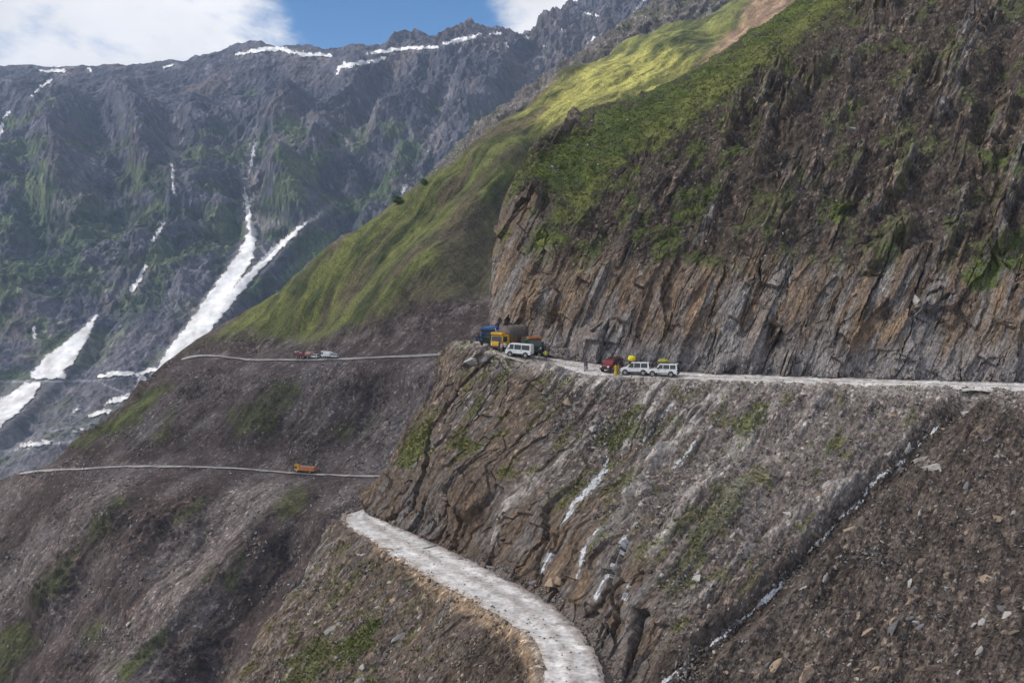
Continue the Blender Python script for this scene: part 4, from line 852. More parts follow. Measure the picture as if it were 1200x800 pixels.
def quad_slab(bm, pts, n, t=.02):
    """a flat pane through four points, standing t proud of them along n"""
    n = Vector(n); a = [bm.verts.new(Vector(p)-n*t) for p in pts]; b = [bm.verts.new(Vector(p)+n*t) for p in pts]
    bm.faces.new(b); bm.faces.new(a[::-1])
    for i in range(4): bm.faces.new((a[i], a[(i+1) % 4], b[(i+1) % 4], b[i]))
def cyl(bm, c, r, w, n=20, axis='y', r2=None):
    m = Matrix.Rotation(math.pi/2, 4, 'X') if axis == 'y' else (Matrix.Rotation(math.pi/2, 4, 'Y') if axis == 'x' else Matrix())
    bmesh.ops.create_cone(bm, cap_ends=True, segments=n, radius1=r, radius2=r if r2 is None else r2, depth=w, matrix=Matrix.Translation(c) @ m)
def wheel(root, x, y, r, w):
    bm = bmesh.new(); cyl(bm, (x, y, r), r, w, 22); ty = build('wheel', bm, M_TYRE, root, True, .03)
    s = 1 if y > 0 else -1
    bm = bmesh.new(); cyl(bm, (x, y+s*(w/2+.004), r), r*.58, .03, 16); build('rim', bm, M_RIM, ty)
    bm = bmesh.new(); cyl(bm, (x, y+s*(w/2+.02), r), r*.2, .05, 10); build('hub', bm, M_TRIM, ty)
def side_y(prof_hw, z, zb, zt, hb, ht): return hb+(ht-hb)*(z-zb)/(zt-zb)
def car(loc, rz, paint_m, label, cat, kind, group=None, pitch=0., roll=0.):
    """nose towards +x"""
    root = empty({'jeep': 'jeep', 'van': 'van', 'minibus': 'minibus'}[kind], loc, rz, pitch, roll); tag(root, label, cat, group)
    if kind == 'jeep':   L_, hb, ht, zr, zb = 2.2, .86, .72, 1.86, 1.10; prof = [(2.2,.45),(2.22,.80),(2.1,1.02),(.95,1.12),(.42,1.80),(.3,1.86),(-2.0,1.86),(-2.12,1.80),(-2.2,1.10),(-2.2,.45)]; wx = (1.38, -1.30); win = [(.70,-.10),(-.18,-1.05),(-1.15,-2.0)]
    elif kind == 'van':  L_, hb, ht, zr, zb = 2.15, .84, .70, 1.90, 1.08; prof = [(2.15,.40),(2.18,.72),(2.0,.98),(1.35,1.10),(.55,1.78),(.35,1.86),(-1.9,1.90),(-2.05,1.82),(-2.16,1.05),(-2.16,.40)]; wx = (1.35, -1.28); win = [(.95,.12),(.04,-.85),(-.95,-1.92)]
    else:                L_, hb, ht, zr, zb = 2.0, .85, .76, 2.02, 1.12; prof = [(2.0,.42),(2.06,.85),(1.9,1.12),(1.5,1.9),(1.35,2.02),(-1.85,2.02),(-1.98,1.92),(-2.04,1.05),(-2.04,.42)]; wx = (1.25, -1.20); win = [(1.45,.72),(.62,-.45),(-.55,-1.82)]
    hw = lambda z: hb if z <= zb else hb+(ht-hb)*(z-zb)/(zr-zb)
    bm = bmesh.new(); prism(bm, [(x, z, hw(z)*(.97 if z < .5 else 1)) for x, z in prof], 0)
    body = build('body', bm, paint_m, root, False, .045)
    zt = zr-.13; top = {1.8: 0}
    # slanting front edge of the first side window follows the windscreen pillar
    fr = [p for p in prof if p[1] > zb-.05 and p[0] > 0]; xb, xt = (fr[1][0] if kind != 'jeep' else .95), (fr[-2][0])
    if kind == 'minibus': xb, xt = 1.86, 1.52
    for s in (-1, 1):
        for k, (x0, x1) in enumerate(win):
            xa = x0; xc = x0-(.36 if k == 0 and kind != 'minibus' else .12 if k == 0 else 0)
            P4 = [(xa, s*hw(zb+.04), zb+.04), (x1, s*hw(zb+.04), zb+.04), (x1+(.04 if k == 2 else 0), s*hw(zt), zt), (xc, s*hw(zt), zt)]
            bm = bmesh.new(); quad_slab(bm, P4, (0, s, .2), .012); build('window', bm, M_GLASS, root)
        bm = bmesh.new(); box(bm, .3, .5, s*(hb+.008)-.008, s*(hb+.008)+.008, .98, 1.01); box(bm, -.62, -.42, s*(hb+.008)-.008, s*(hb+.008)+.008, .98, 1.01); build('door_handle', bm, M_TRIM, root)
        bm = bmesh.new(); box(bm, wx[1]+.5, wx[0]-.5, s*hb-.03, s*hb+.03, .44, .56); build('sill_trim', bm, M_TRIM, root)
        bm = bmesh.new(); box(bm, xb-.35, xb-.22, s*(hb+.12)-.1, s*(hb+.12)+.1, zb+.05, zb+.24); build('wing_mirror', bm, M_TRIM, root, bevel=.02)
        bm = bmesh.new(); cyl(bm, (prof[1][0]-.02, s*hb*.72, .80), .13, .10, 14, 'x'); build('headlight', bm, M_LAMP, root)
        bm = bmesh.new(); box(bm, prof[-1][0]-.03, prof[-1][0]+.06, s*(hb-.10)-.07, s*(hb-.10)+.07, .78, 1.06); build('tail_light', bm, M_TAIL, root)
        for x in wx: wheel(root, x, s*(hb-.09), .36, .22)
        bm = bmesh.new()
        for x in wx: cyl(bm, (x, s*(hb-.02), .40), .44, .09, 20)
        build('wheel_arch', bm, M_TRIM, root)
    n = (zt-zb)
    bm = bmesh.new(); quad_slab(bm, [(xb-.02, -hw(zb)*.88, zb+.08), (xb-.02, hw(zb)*.88, zb+.08), (xt+.05, hw(zt)*.88, zt+.03), (xt+.05, -hw(zt)*.88, zt+.03)], Vector((n, 0, xb-xt)).normalized(), .03); build('windscreen', bm, M_GLASS, root)
    r0 = prof[-2]; bm = bmesh.new(); quad_slab(bm, [(-L_-.0, -hw(zb)*.84, zb+.10), (-L_-.0, hw(zb)*.84, zb+.10), (-L_+.09, hw(zt)*.84, zt), (-L_+.09, -hw(zt)*.84, zt)], (-1, 0, .12), .03); build('rear_window', bm, M_GLASS, root)
    bm = bmesh.new(); box(bm, prof[0][0]-.08, prof[0][0]+.12, -hb*.96, hb*.96, .40, .62); build('bumper', bm, M_TRIM if kind != 'minibus' else paint_m, root, bevel=.03)
    bm = bmesh.new(); box(bm, prof[-1][0]-.12, prof[-1][0]+.06, -hb*.96, hb*.96, .40, .60); build('bumper', bm, M_TRIM, root, bevel=.03)
    bm = bmesh.new(); box(bm, prof[1][0]-.03, prof[1][0]+.03, -hb*.5, hb*.5, .68, .92); build('grille', bm, M_TRIM, root)
    if kind != 'minibus':
        bm = bmesh.new()
        for y in (-.55, .55): box(bm, -1.8, .1, y-.02, y+.02, zr+.06, zr+.10)
        for x in (-1.7, -.85, 0): box(bm, x-.02, x+.02, -.57, .57, zr+.0, zr+.075)
        build('roof_rack', bm, M_TRIM, root)
    if kind == 'jeep':
        bm = bmesh.new(); cyl(bm, (-2.32, .1, 1.0), .34, .2, 20, 'x'); build('spare_wheel', bm, M_TYRE, root, True, .03)
    return root
def lumpy(name, loc, size, mat, label, cat, seed, rz=0):
    bm = bmesh.new(); bmesh.ops.create_icosphere(bm, subdivisions=3, radius=1)
    q = np.array([v.co[:] for v in bm.verts]); k = 1+.25*fbm(q*1.6, seed, 2); q = np.clip(q*k[:, None]*1.15, -1, 1)*np.array(size)
    for v, w in zip(bm.verts, q): v.co = w
    o = build(name, bm, mat, None, True); o.location = loc; o.rotation_euler = (0, 0, rz); return tag(o, label, cat)
def truck(loc, rz, cab_m, box_m, label, group=None, load=None, load_m=None, length=7.2, upper_m=None, pitch=0., nose_m=None):
    """forward-control goods lorry, nose towards +x"""
    root = empty('truck', loc, rz, pitch); tag(root, label, 'truck', group); h = length/2; cf = h; cr = h-1.9
    bm = bmesh.new(); prism(bm, [(cf,.75,1.16),(cf+.06,1.5,1.18),(cf-.12,2.45,1.12),(cf-.3,2.62,1.08),(cr,2.62,1.08),(cr,.75,1.16)], 0); cab = build('cab', bm, cab_m, root, False, .06)
    bm = bmesh.new(); quad_slab(bm, [(cf+.05,-1.0,1.62),(cf+.05,1.0,1.62),(cf-.10,.95,2.38),(cf-.10,-.95,2.38)], (1, 0, .2), .03); build('windscreen', bm, M_GLASS, root)
    bm = bmesh.new(); box(bm, cf-.75, cf+.08, -1.12, 1.12, 2.62, 2.98); build('crown_board', bm, upper_m or cab_m, root, bevel=.05)
    bm = bmesh.new(); box(bm, cf-.02, cf+.09, -.7, .7, 1.0, 1.42); build('grille', bm, nose_m or M_TRIM, root)
    bm = bmesh.new(); box(bm, cf-.1, cf+.22, -1.2, 1.2, .55, .85); build('bumper', bm, M_TRIM, root, bevel=.03)
    for s in (-1, 1):
        bm = bmesh.new(); quad_slab(bm, [(cf-.15,s*1.16,1.6),(cr+.7,s*1.16,1.6),(cr+.7,s*1.11,2.35),(cf-.3,s*1.11,2.35)], (0, s, .05), .02); build('window', bm, M_GLASS, root)
        bm = bmesh.new(); cyl(bm, (cf+.07, s*.92, 1.15), .14, .08, 14, 'x'); build('headlight', bm, M_LAMP, root)
        bm = bmesh.new(); box(bm, cf-.05, cf+.05, s*1.36-.12, s*1.36+.12, 1.75, 2.15); build('wing_mirror', bm, M_TRIM, root)
        for x in (cf-.95, -h+1.7): wheel(root, x, s*.98, .50, .34)
    bm = bmesh.new(); box(bm, -h, cr-.05, -.45, .45, .62, .92); build('chassis', bm, M_TRIM, root)
    bm = bmesh.new(); x0, x1 = -h, cr-.15; box(bm, x0, x1, -1.2, 1.2, .95, 1.15)
    for s in (-1, 1): box(bm, x0, x1, s*1.17-.04, s*1.17+.04, 1.15, 2.35)
    box(bm, x0, x0+.08, -1.13, 1.13, 1.15, 2.35); box(bm, x1-.08, x1, -1.13, 1.13, 1.15, 2.75)
    n = int((x1-x0)/.75)
    for k in range(n+1):
        x = x0+.05+(x1-x0-.1)*k/n
        for s in (-1, 1): box(bm, x-.05, x+.05, s*1.235-.025, s*1.235+.025, 1.0, 2.42)
    build('cargo_body', bm, box_m, root)
    if load == 'arch':
        bm = bmesh.new(); m = 12; nx = 14; rings = []
        for i in range(nx+1):
            x = x0+(x1-x0)*i/nx; sag = .10*math.cos(i/nx*math.pi*2*3)
            rings.append([bm.verts.new((x, -1.24*math.cos(math.pi*j/m), 2.36+(1.5+sag*math.sin(math.pi*j/m))*math.sin(math.pi*j/m)**.8)) for j in range(m+1)])
        for i in range(nx):
            for j in range(m): bm.faces.new((rings[i][j], rings[i+1][j], rings[i+1][j+1], rings[i][j+1]))
        bm.faces.new(rings[0]); bm.faces.new(rings[-1][::-1]); tp = build('tarpaulin', bm, load_m, root, True)
    elif load == 'flat':
        bm = bmesh.new(); bmesh.ops.create_grid(bm, x_segments=22, y_segments=12, size=1)
        for v in bm.verts:
            x, y = v.co.x, v.co.y; e = max(abs(x), abs(y)); z = 2.62+.22*(1-y*y)+.10*math.sin(x*9+y*3)-(.75 if e > .93 else 0)
            v.co = ((x0+x1)/2+x*(x1-x0)*.515, y*1.29, z)
        build('tarpaulin', bm, load_m, root, True)
    elif load == 'sacks':
        for k in range(6):
            bm = bmesh.new(); bmesh.ops.create_icosphere(bm, subdivisions=2, radius=1)
            for v in bm.verts: v.co = (x0+.5+(x1-x0-1)*k/5+v.co.x*.52, v.co.y*1.05, 2.2+v.co.z*.5)
            build('sack', bm, load_m, root, True)
    return root

# ------------------------------------------------------------------ people
def skin_body(name, joints, links, root_i, sub=1):
    me = bpy.data.meshes.new(name); me.from_pydata([j[0] for j in joints], links, []); o = bpy.data.objects.new(name, me); COL.objects.link(o)
    md = o.modifiers.new('skin', 'SKIN'); md.use_smooth_shade = True
    for i, j in enumerate(joints):
        d = me.skin_vertices[0].data[i]; d.radius = (j[1], j[2] if len(j) > 2 else j[1]); d.use_root = (i == root_i)
    sb = o.modifiers.new('sub', 'SUBSURF'); sb.levels = sub; sb.render_levels = sub
    bpy.context.view_layer.update(); dg = bpy.context.evaluated_depsgraph_get(); m2 = bpy.data.meshes.new_from_object(o.evaluated_get(dg)); o.modifiers.clear(); o.data = m2; bpy.data.meshes.remove(me); return o
SKINC = plain('skin_tone', (.28, .16, .10), .6, var=.08); HAIR = plain('dark_hair', (.02, .016, .014), .7, var=.2, scale=20); SHOE = paint('dark_shoes', (.03, .026, .024), .7)
_cl = {}
def cloth(c):
    if c not in _cl: _cl[c] = plain('cloth', c, .9, var=.25, scale=8, bump=.02)
    return _cl[c]
def person(loc, rz, top, legs, label, stride=.12, arms='down', dress=False, scarf=None, scale=1., group=None):
    """standing about 1.7 m, facing +x"""
    J = [((0,0,.93),.13,.17), ((0,0,1.12),.115,.15), ((.01,0,1.32),.12,.18), ((.0,0,1.45),.07,.09), ((.01,0,1.52),.05), ((.02,0,1.60),.075,.07), ((.02,0,1.68),.085,.075), ((.01,0,1.745),.05,.05)]
    Lk = [(0,1),(1,2),(2,3),(3,4),(4,5),(5,6),(6,7)]
    def add(*j): J.append(j); return len(J)-1
    for s in (-1, 1):
        f = stride*s
        hip = add((0,.09*s,.88),.10); kn = add((f*.55+.03,.10*s,.49),.065); an = add((f,.10*s,.10),.042); to = add((f+.15,.11*s,.04),.035); he = add((f-.04,.10*s,.04),.035)
        Lk += [(0,hip),(hip,kn),(kn,an),(an,to),(an,he)]
        sh = add((0,.19*s,1.41),.058)
        if arms == 'down' or (arms == 'one' and s < 0): el, wr, hd = (-.02,.25*s,1.14), (.07,.25*s,.90), (.09,.25*s,.83)
        elif arms == 'hips': el, wr, hd = (-.10,.38*s,1.17), (.03,.24*s,1.02), (.06,.20*s,1.0)
        else: el, wr, hd = (.10,.24*s,1.15), (.30,.16*s,1.25), (.37,.13*s,1.28)
        e = add(el,.042); w = add(wr,.03); h = add(hd,.034,.022); Lk += [(2,sh),(sh,e),(e,w),(w,h)]
        d = Vector(hd)-Vector(wr); d.normalize(); a = d.cross(Vector((0,1,0))).normalized() if abs(d.y) < .8 else Vector((1,0,0))
        for k in range(4):
            o = a*(k-1.5)*.02; b = Vector(hd)+d*.035+o; c = b+d*(.042,.05,.047,.036)[k]-Vector((0,s*.012,0))
            q1 = add(tuple(b),.009); q2 = add(tuple(c),.008); Lk += [(h,q1),(q1,q2)]
        t1 = add(tuple(Vector(hd)+a*.035+d*.005),.010); t2 = add(tuple(Vector(hd)+a*.05+d*.04),.009); Lk += [(h,t1),(t1,t2)]
    o = skin_body('person', J, Lk, 0)
    bm = bmesh.new(); bm.from_mesh(o.data)
    bmesh.ops.create_cone(bm, segments=4, radius1=.02, radius2=.004, depth=.04, cap_ends=True, matrix=Matrix.Translation((.105,0,1.635)) @ Matrix.Rotation(math.pi/2, 4, 'Y'))
    nb = len(bm.faces)
    for s in (-1, 1):
        bmesh.ops.create_uvsphere(bm, u_segments=6, v_segments=4, radius=.011, matrix=Matrix.Translation((.094,.03*s,1.662)))
        bmesh.ops.create_uvsphere(bm, u_segments=6, v_segments=4, radius=.022, matrix=Matrix.Translation((.01,.083*s,1.64)))
    bmesh.ops.create_cube(bm, size=1, matrix=Matrix.Translation((.092,0,1.595)) @ Matrix.Diagonal((.012,.045,.008,1)))
    bm.to_mesh(o.data); bm.free(); me = o.data; me.materials.clear()
    for m in (cloth(top), cloth(legs), SKINC, SHOE, HAIR): me.materials.append(m)
    for f in me.polygons:
        c = f.center; z = c.z; hand = (abs(c.y) > .12 and z < .93 and abs(c.y) > .2) or (arms in ('forward',) and c.x > .29) or (arms == 'one' and c.x > .29) or (arms == 'hips' and c.x > .03 and abs(c.y) > .15 and z < 1.06 and z > .95)
        f.material_index = 2 if z > 1.47 or hand else 0 if z > .86 else 3 if z < .09 else 1
        if z > 1.55 and (abs(c.y) < .045 and c.x > .088 and (1.65 < z < 1.675 and abs(c.y) > .02 or 1.588 < z < 1.602)): f.material_index = 4
        f.use_smooth = True
    o.location = loc; o.rotation_euler = (0, 0, rz); o.scale = (scale,)*3; tag(o, label, 'person', group)
    bm = bmesh.new(); bmesh.ops.create_uvsphere(bm, u_segments=14, v_segments=10, radius=1)
    for v in bm.verts: v.co = (v.co.x*.098-.004, v.co.y*.090, 1.685+v.co.z*(.088 if v.co.z > 0 else .05 if v.co.x > 0 else .12))
    build('hair' if scarf is None else 'headscarf', bm, HAIR if scarf is None else cloth(scarf), o, True)
    if dress:
        bm = bmesh.new(); n = 20; rr = []
        for z, r in ((.06,.24),(.35,.21),(.7,.19),(.95,.165),(1.15,.14),(1.34,.18),(1.44,.10)):
            rr.append([bm.verts.new((math.cos(k*6.2832/n)*r*(.8+.06*math.sin(k*3)*(1.3-z)), math.sin(k*6.2832/n)*r*(1+.06*math.sin(k*3)*(1.3-z)), z)) for k in range(n)])
        for a, b in zip(rr, rr[1:]):
            for k in range(n): bm.faces.new((a[k], a[(k+1) % n], b[(k+1) % n], b[k]))
        build('dress', bm, cloth(top), o, True)
    return o

# ------------------------------------------------------------------ where everything stands
R_ = math.radians
UA = spline([P(*q) for q in UR_IN], 400); UB = spline([P(*q) for q in UR_OUT], 400)
def on_road(px_, t):
    """a point of the upper road seen in column px_, t of the way from the rock to the drop, and the road's heading there"""
    pts = UA*(1-t)+UB*t; x, _ = project(pts); i = int(np.argmin(np.abs(x-px_))); d = pts[min(i+4, 399)]-pts[max(i-4, 0)]
    q = pts[i].copy(); q[2] = drop(q[0], q[1], q[2]+1.2)[2]-.02; return q, math.atan2(d[1], d[0])
def stand(px_, t, dz=0): return on_road(px_, t)[0]+np.array((0, 0, dz))
q, hd = on_road(777, .62); car(q, hd+math.pi, M_WHITE, 'white jeep parked at the right end of the queue, olive bundle on its roof', 'jeep', 'jeep'); JEEP = q
lumpy('luggage_bundle', q+np.array((.05, 0, 2.22)), (.75, .5, .24), M_OBAG, 'olive yellow bundle tied on the roof of the right hand white jeep', 'bundle', 71, hd)
q, hd = on_road(744.5, .60); car(q, hd+math.pi, M_WHITE, 'white van parked nose to tail with the white jeep, bright yellow bag on top', 'van', 'van')
lumpy('roof_bag', q+np.array((-.5, .1, 2.38)), (.52, .5, .40), M_YBAG, 'bright yellow covered bag lying on the white van roof', 'bag', 72, hd)
q, hd = on_road(717, .40); car(q, hd+math.pi+R_(76), M_RED, 'dark red car standing behind the people in yellow', 'car', 'van')
q, hd = on_road(609, .80); car(q, hd+math.pi+R_(14), M_WHITE, 'white minibus parked slantwise in front of the tarpaulin trucks', 'minibus', 'minibus', pitch=R_(-3))
q, hd = on_road(597, .46); truck(q, R_(-127), M_YEL, M_WOOD, 'truck with a yellow front and a brown arched tarpaulin over its load', None, 'arch', M_TARP, 6.6, M_YEL, nose_m=M_YEL)
q, hd = on_road(615, .30); truck(q+np.array((.2, .5, 0)), R_(-66), M_GREEN, M_WOOD, 'green fronted truck with a red crown board behind the white minibus', None, 'flat', M_DTARP, 6.2, M_ORANGE)
q, hd = on_road(574, .45); truck(q, R_(-96), M_GREEN, M_WHITE, 'dark green truck under a blue tarpaulin, outermost on the bend', None, 'flat', M_BTARP, 6.4, M_BLUEP)
W = (.62, .62, .60); DK = (.03, .032, .045); BL = (.04, .08, .20)
person(stand(632, .62), R_(-60), DK, (.33, .32, .30), 'person in a dark jacket and pale trousers walking away from the minibus')
person(stand(640, .58), R_(-80), (.50, .48, .05), (.02, .02, .025), 'person in a yellow green top and black trousers beside the cliff', arms='hips')
person(stand(684.6, .66), R_(20), (.06, .06, .08), (.09, .085, .09), 'person in grey clothes, left one of the pair on the open road')
person(stand(688.2, .60), R_(10), (.025, .03, .05), (.03, .035, .06), 'person in dark navy clothes, right one of the pair on the open road', arms='one')
person(stand(721.8, .75), R_(-95), (.46, .36, .05), (.4, .3, .05), 'person in a long yellow dress in front of the red car', dress=True)
person(stand(724.6, .72), R_(-70), (.30, .22, .03), (.28, .2, .04), 'person in a mustard robe between the yellow dress and the white van', dress=True, scarf=(.12, .09, .05))
person(stand(727.6, .66), R_(-100), (.025, .025, .03), (.02, .02, .022), 'person in black standing at the nose of the white van')
person(stand(556.5, .52), R_(-60), BL, (.03, .035, .06), 'person in a blue coat at the tip of the bend left of the trucks')
person(stand(560.5, .45), R_(-30), (.22, .05, .06), (.03, .03, .05), 'person in a dark red jacket next to the blue coat')
person(stand(563.5, .82), R_(-110), (.05, .10, .22), (.04, .06, .11), 'person in blue at the very edge of the drop by the white truck side', arms='hips')
person(stand(584.5, .86), R_(40), (.05, .05, .06), (.04, .04, .05), 'person in charcoal clothes in front of the yellow truck', arms='forward')
person(stand(588.2, .90), R_(-150), (.42, .32, .30), (.10, .09, .09), 'person in a faded pink shirt in front of the yellow truck')
person(stand(592.0, .84), R_(-90), W, (.05, .05, .06), 'person in a white shirt beside the minibus nose', arms='hips')
# far vehicles on the two roads of the spur
def far_spot(px_, r, dx=0):
    a = cols; A = spline([P(*c_[r]) for c_ in a[2:8]], 900); x, _ = project(A); i = int(np.argmin(np.abs(x-px_))); d = A[i+3]-A[i-3]
    return A[i]+np.array((0, 0, .55)), math.atan2(d[1], d[0])
q, hd = far_spot(352.8, 5); truck(q, hd+math.pi, M_RED, M_RED, 'far red truck at the head of the queue on the road across the green spur', None, 'sacks', M_PINK, 5.6, M_WHITE)
q, hd = far_spot(361, 5); truck(q, hd+math.pi, M_RED, M_WOOD, 'second far truck on the spur road, red with a pale tarpaulin', None, 'flat', M_PINK, 5.4)
q, hd = far_spot(369, 5); car(q, hd+math.pi, M_WHITE, 'white car following the red trucks on the spur road', 'car', 'van')
q, hd = far_spot(383.5, 5); truck(q, hd+math.pi, M_WHITE, M_WHITE, 'small white truck standing apart on the spur road', None, 'flat', M_WHITE, 5.0)
q, hd = far_spot(391, 5); car(q, hd+math.pi, M_WHITE, 'white car behind the small white truck on the spur road', 'car', 'van')
q, hd = far_spot(358, 3); truck(q, hd+math.pi, M_YEL, M_ORANGE, 'yellow cabbed orange truck alone on the lowest far road', None, 'sacks', M_PINK, 8.6, M_YEL)
# two small trees on the skyline of the spur
def tree(px_, py_, hgt, label, seed):
    loc, nor = hit(px_, py_); root = empty('tree', loc); tag(root, label, 'tree'); r = np.random.default_rng(seed)
    bm = bmesh.new()
    for k in range(5):
        a = k*1.3; cyl(bm, (0, 0, hgt*.3), .16*(1 if k == 0 else .5), hgt*.7, 8, 'z', .04) if k == 0 else bmesh.ops.create_cone(bm, cap_ends=True, segments=6, radius1=.07, radius2=.02, depth=hgt*.5, matrix=Matrix.Translation((math.cos(a)*hgt*.12, math.sin(a)*hgt*.12, hgt*.5)) @ Matrix.Rotation(.6, 4, (-math.sin(a), math.cos(a), 0)))
    build('trunk', bm, M_WOOD, root)
    n = 1500; q_ = r.normal(size=(n, 3)); q_ /= np.linalg.norm(q_, axis=1, keepdims=True); q_ *= (r.random((n, 1))**.4); k = 1+.6*fbm(q_*2, seed, 2)
    c_ = q_*k[:, None]*np.array((.5, .5, .42))*hgt+np.array((0, 0, hgt*.62)); d1 = r.normal(size=(n, 3))*.22; d2 = r.normal(size=(n, 3))*.22
    V_ = np.stack([c_-d1, c_+d2, c_+d1, c_-d2], 1).reshape(-1, 3); me = bpy.data.meshes.new('crown'); me.from_pydata(V_.tolist(), [], np.arange(4*n).reshape(-1, 4).tolist()); me.materials.append(M_CROWN)
    o = bpy.data.objects.new('crown', me); COL.objects.link(o); o.parent = root
M_CROWN = plain('tree_leaves', (.075, .125, .04), .8, var=.5, scale=1.2)
tree(466, 240, 4.0, 'small bushy green tree on the edge of the spur, lower one on the skyline', 81); tree(497, 217, 2.6, 'tiny green tree higher up the skyline of the grassy spur', 82)
SKY_STRENGTH, CLOUD_STRENGTH, CLOUD_LOC, HIGH_CLOUD = .13, 1.12, (0, 0, 0), -.03
SUN_STRENGTH, SUN_ANGLE, EXPOSURE = 5.0, 2.0, -0.1
HAZE, HAZE_COLOR, HAZE_TOP = 1.0e-4, (.55, .72, 1.0, 1), 700.
CLOUD_DENSITY = .32
# what each added, unseen cloud shades (x, y, z) and its half widths
SHADE_CLOUDS = [(30, 150, -10, 330, 190), (-90, 500, 0, 150, 110), (-150, 380, -100, 150, 110)]
# ------------------------------------------------------------------ sky, clouds, sun, air
SUN = np.array((-.76, -.24, .72)); SUN /= np.linalg.norm(SUN)
W = bpy.data.worlds.new('World'); S.world = W; W.use_nodes = True
nt = W.node_tree; L = nt.links.new; nt.nodes.clear()
out = N_(nt, 'ShaderNodeOutputWorld')
sky = N_(nt, 'ShaderNodeTexSky', sky_type='NISHITA', sun_disc=False)
sky.sun_elevation = math.asin(SUN[2]); sky.sun_rotation = math.atan2(SUN[0], SUN[1]); sky.altitude = 3000; sky.ozone_density = 3; sky.dust_density = .4
hs = N_(nt, 'ShaderNodeHueSaturation', Saturation=1.3); L(sky.outputs[0], hs.inputs['Color'])
bg = N_(nt, 'ShaderNodeBackground', Strength=SKY_STRENGTH); L(hs.outputs[0], bg.inputs[0])
tc = N_(nt, 'ShaderNodeTexCoord')
mp = N_(nt, 'ShaderNodeMapping'); mp.inputs['Scale'].default_value = (1, 1, 1.9); mp.inputs['Location'].default_value = CLOUD_LOC; L(tc.outputs['Generated'], mp.inputs[0])
n1 = N_(nt, 'ShaderNodeTexNoise', Scale=4.2, Detail=9, Roughness=.58, Distortion=.2); L(mp.outputs[0], n1.inputs['Vector'])
n2 = N_(nt, 'ShaderNodeTexNoise', Scale=4., Detail=7, Roughness=.55); L(mp.outputs[0], n2.inputs['Vector'])
# more cloud towards the left and high up, a blue gap over the head of the valley
sx = N_(nt, 'ShaderNodeSeparateXYZ'); L(tc.outputs['Generated'], sx.inputs[0])
ga = N_(nt, 'ShaderNodeMapRange', interpolation_type='SMOOTHSTEP'); L(sx.outputs[0], ga.inputs[0])
ga.inputs[1].default_value = -.30; ga.inputs[2].default_value = -.08; ga.inputs[3].default_value = .22; ga.inputs[4].default_value = -.03
gb = N_(nt, 'ShaderNodeMapRange', interpolation_type='SMOOTHSTEP'); L(sx.outputs[2], gb.inputs[0])
gb.inputs[1].default_value = .28; gb.inputs[2].default_value = .55; gb.inputs[3].default_value = 0; gb.inputs[4].default_value = HIGH_CLOUD
gc_ = N_(nt, 'ShaderNodeMapRange', interpolation_type='SMOOTHSTEP'); L(sx.outputs[0], gc_.inputs[0]); gc_.inputs[1].default_value = -.06; gc_.inputs[2].default_value = .02; gc_.inputs[3].default_value = 0; gc_.inputs[4].default_value = .17
gd_ = N_(nt, 'ShaderNodeMath', operation='ADD'); L(ga.outputs[0], gd_.inputs[0]); L(gc_.outputs[0], gd_.inputs[1]); ga = gd_
ad = N_(nt, 'ShaderNodeMath', operation='ADD'); L(ga.outputs[0], ad.inputs[0]); L(gb.outputs[0], ad.inputs[1])
ad2 = N_(nt, 'ShaderNodeMath', operation='ADD'); L(ad.outputs[0], ad2.inputs[0]); L(n1.outputs[0], ad2.inputs[1])
cm = N_(nt, 'ShaderNodeMapRange', interpolation_type='SMOOTHSTEP'); L(ad2.outputs[0], cm.inputs[0]); cm.inputs[1].default_value = .53; cm.inputs[2].default_value = .67
cr = N_(nt, 'ShaderNodeMapRange'); L(n2.outputs[0], cr.inputs[0]); cr.inputs[1].default_value = .3; cr.inputs[2].default_value = .7; cr.inputs[3].default_value = .74; cr.inputs[4].default_value = 1.15
vm = N_(nt, 'ShaderNodeVectorMath', operation='SCALE'); vm.inputs[0].default_value = (1, .99, 1.0); L(cr.outputs[0], vm.inputs['Scale'])
bc = N_(nt, 'ShaderNodeBackground', Strength=CLOUD_STRENGTH); L(vm.outputs[0], bc.inputs[0])
mx = N_(nt, 'ShaderNodeMixShader'); L(cm.outputs[0], mx.inputs[0]); L(bg.outputs[0], mx.inputs[1]); L(bc.outputs[0], mx.inputs[2]); L(mx.outputs[0], out.inputs['Surface'])

sd = bpy.data.lights.new('sun', 'SUN'); sd.energy = SUN_STRENGTH; sd.angle = math.radians(SUN_ANGLE); sd.color = (1, .95, .87)
so = bpy.data.objects.new('sun', sd); COL.objects.link(so); so.rotation_euler = Vector(SUN).to_track_quat('Z', 'Y').to_euler()

# CLOUD DECK: unseen clouds added to shade the near land, leaving the upper spur sunlit
def shade_cloud(name, c, r, seed):
    bm = bmesh.new(); bmesh.ops.create_icosphere(bm, subdivisions=5, radius=1)
    q = np.array([v.co for v in bm.verts]); k = 1+.45*fbm(q*1.7, 900+seed, 4)+.12*fbm(q*6, 930+seed, 3)
    q = q*k[:, None]*np.array(r); q[:, 2] = np.where(q[:, 2] < 0, q[:, 2]*.35, q[:, 2])
    for v, w in zip(bm.verts, q): v.co = Vector(w)
    me = bpy.data.meshes.new(name); bm.to_mesh(me); bm.free(); me.materials.append(MAT_SHADE_CLOUD)
    for f in me.polygons: f.use_smooth = True
    o = bpy.data.objects.new(name, me); COL.objects.link(o); o.location = c; tag(o, kind='stuff')
MAT_SHADE_CLOUD = bpy.data.materials.new('shade_cloud'); MAT_SHADE_CLOUD.use_nodes = True; nt = MAT_SHADE_CLOUD.node_tree; nt.nodes.clear()
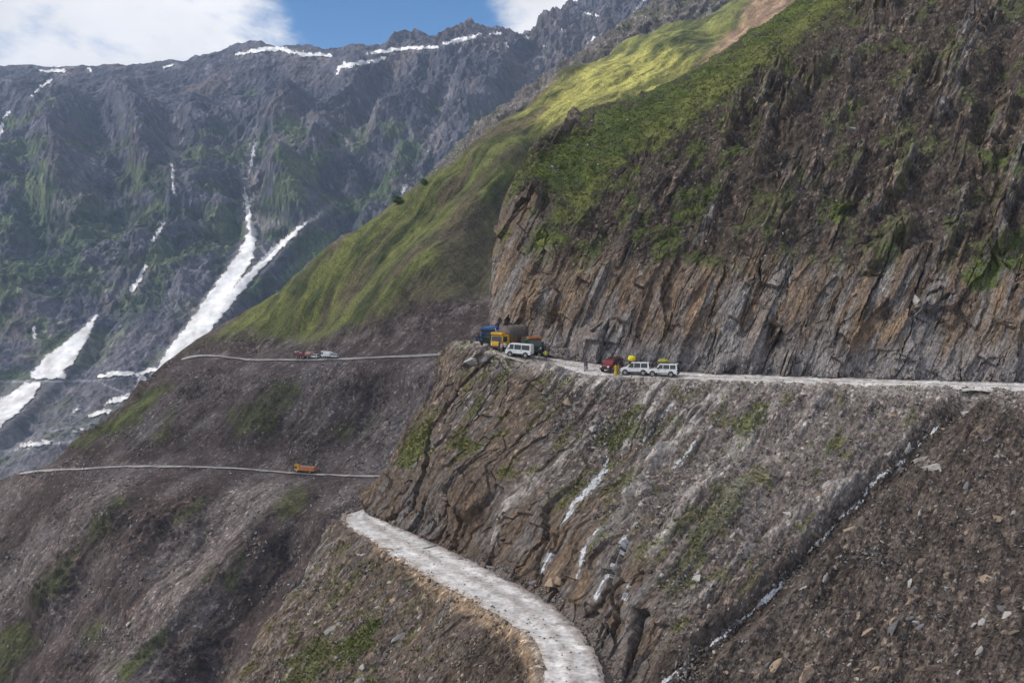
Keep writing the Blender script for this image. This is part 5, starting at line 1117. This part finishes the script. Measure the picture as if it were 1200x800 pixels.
o_ = N_(nt, 'ShaderNodeOutputMaterial'); a_ = N_(nt, 'ShaderNodeBsdfTransparent'); a_.inputs[0].default_value = (1, 1, 1, 1)
b_ = N_(nt, 'ShaderNodeBsdfDiffuse'); b_.inputs[0].default_value = (.9, .9, .92, 1); x_ = N_(nt, 'ShaderNodeMixShader'); x_.inputs[0].default_value = CLOUD_DENSITY
nt.links.new(a_.outputs[0], x_.inputs[1]); nt.links.new(b_.outputs[0], x_.inputs[2]); nt.links.new(x_.outputs[0], o_.inputs['Surface'])
for k, (tx, ty, tz, ra, rb) in enumerate(SHADE_CLOUDS):
    t_ = (1600-tz)/SUN[2]; shade_cloud('shade_cloud', (tx+SUN[0]*t_, ty+SUN[1]*t_, 1600), (ra, rb, 120), k)

if HAZE:
    m = bpy.data.materials.new('haze'); m.use_nodes = True; nt = m.node_tree; nt.nodes.clear()
    o_ = N_(nt, 'ShaderNodeOutputMaterial'); v = N_(nt, 'ShaderNodeVolumePrincipled', Density=HAZE)
    v.inputs['Color'].default_value = HAZE_COLOR; v.inputs['Anisotropy'].default_value = .3
    nt.links.new(v.outputs[0], o_.inputs['Volume'])
    bm = bmesh.new(); bmesh.ops.create_cube(bm, size=1)
    lo_, hi_ = np.array((-9010., -9010., -331.)), np.array((9010., 9010., HAZE_TOP))
    for q in bm.verts: q.co = Vector((lo_+hi_)/2) + Vector([q.co[i]*(hi_-lo_)[i] for i in range(3)])
    me = bpy.data.meshes.new('haze'); bm.to_mesh(me); bm.free(); me.materials.append(m)
    tag(bpy.data.objects.new('haze', me), kind='stuff'); COL.objects.link(bpy.data.objects['haze'])
vs = S.view_settings; vs.view_transform = 'Standard'; vs.look = 'None'; vs.gamma = 1; vs.use_curve_mapping = False; vs.exposure = EXPOSURE
cy = S.cycles; cy.max_bounces = 5; cy.diffuse_bounces = 2; cy.glossy_bounces = 2; cy.volume_bounces = 1; cy.transparent_max_bounces = 6; cy.use_denoising = True
cy.caustics_reflective = cy.caustics_refractive = False
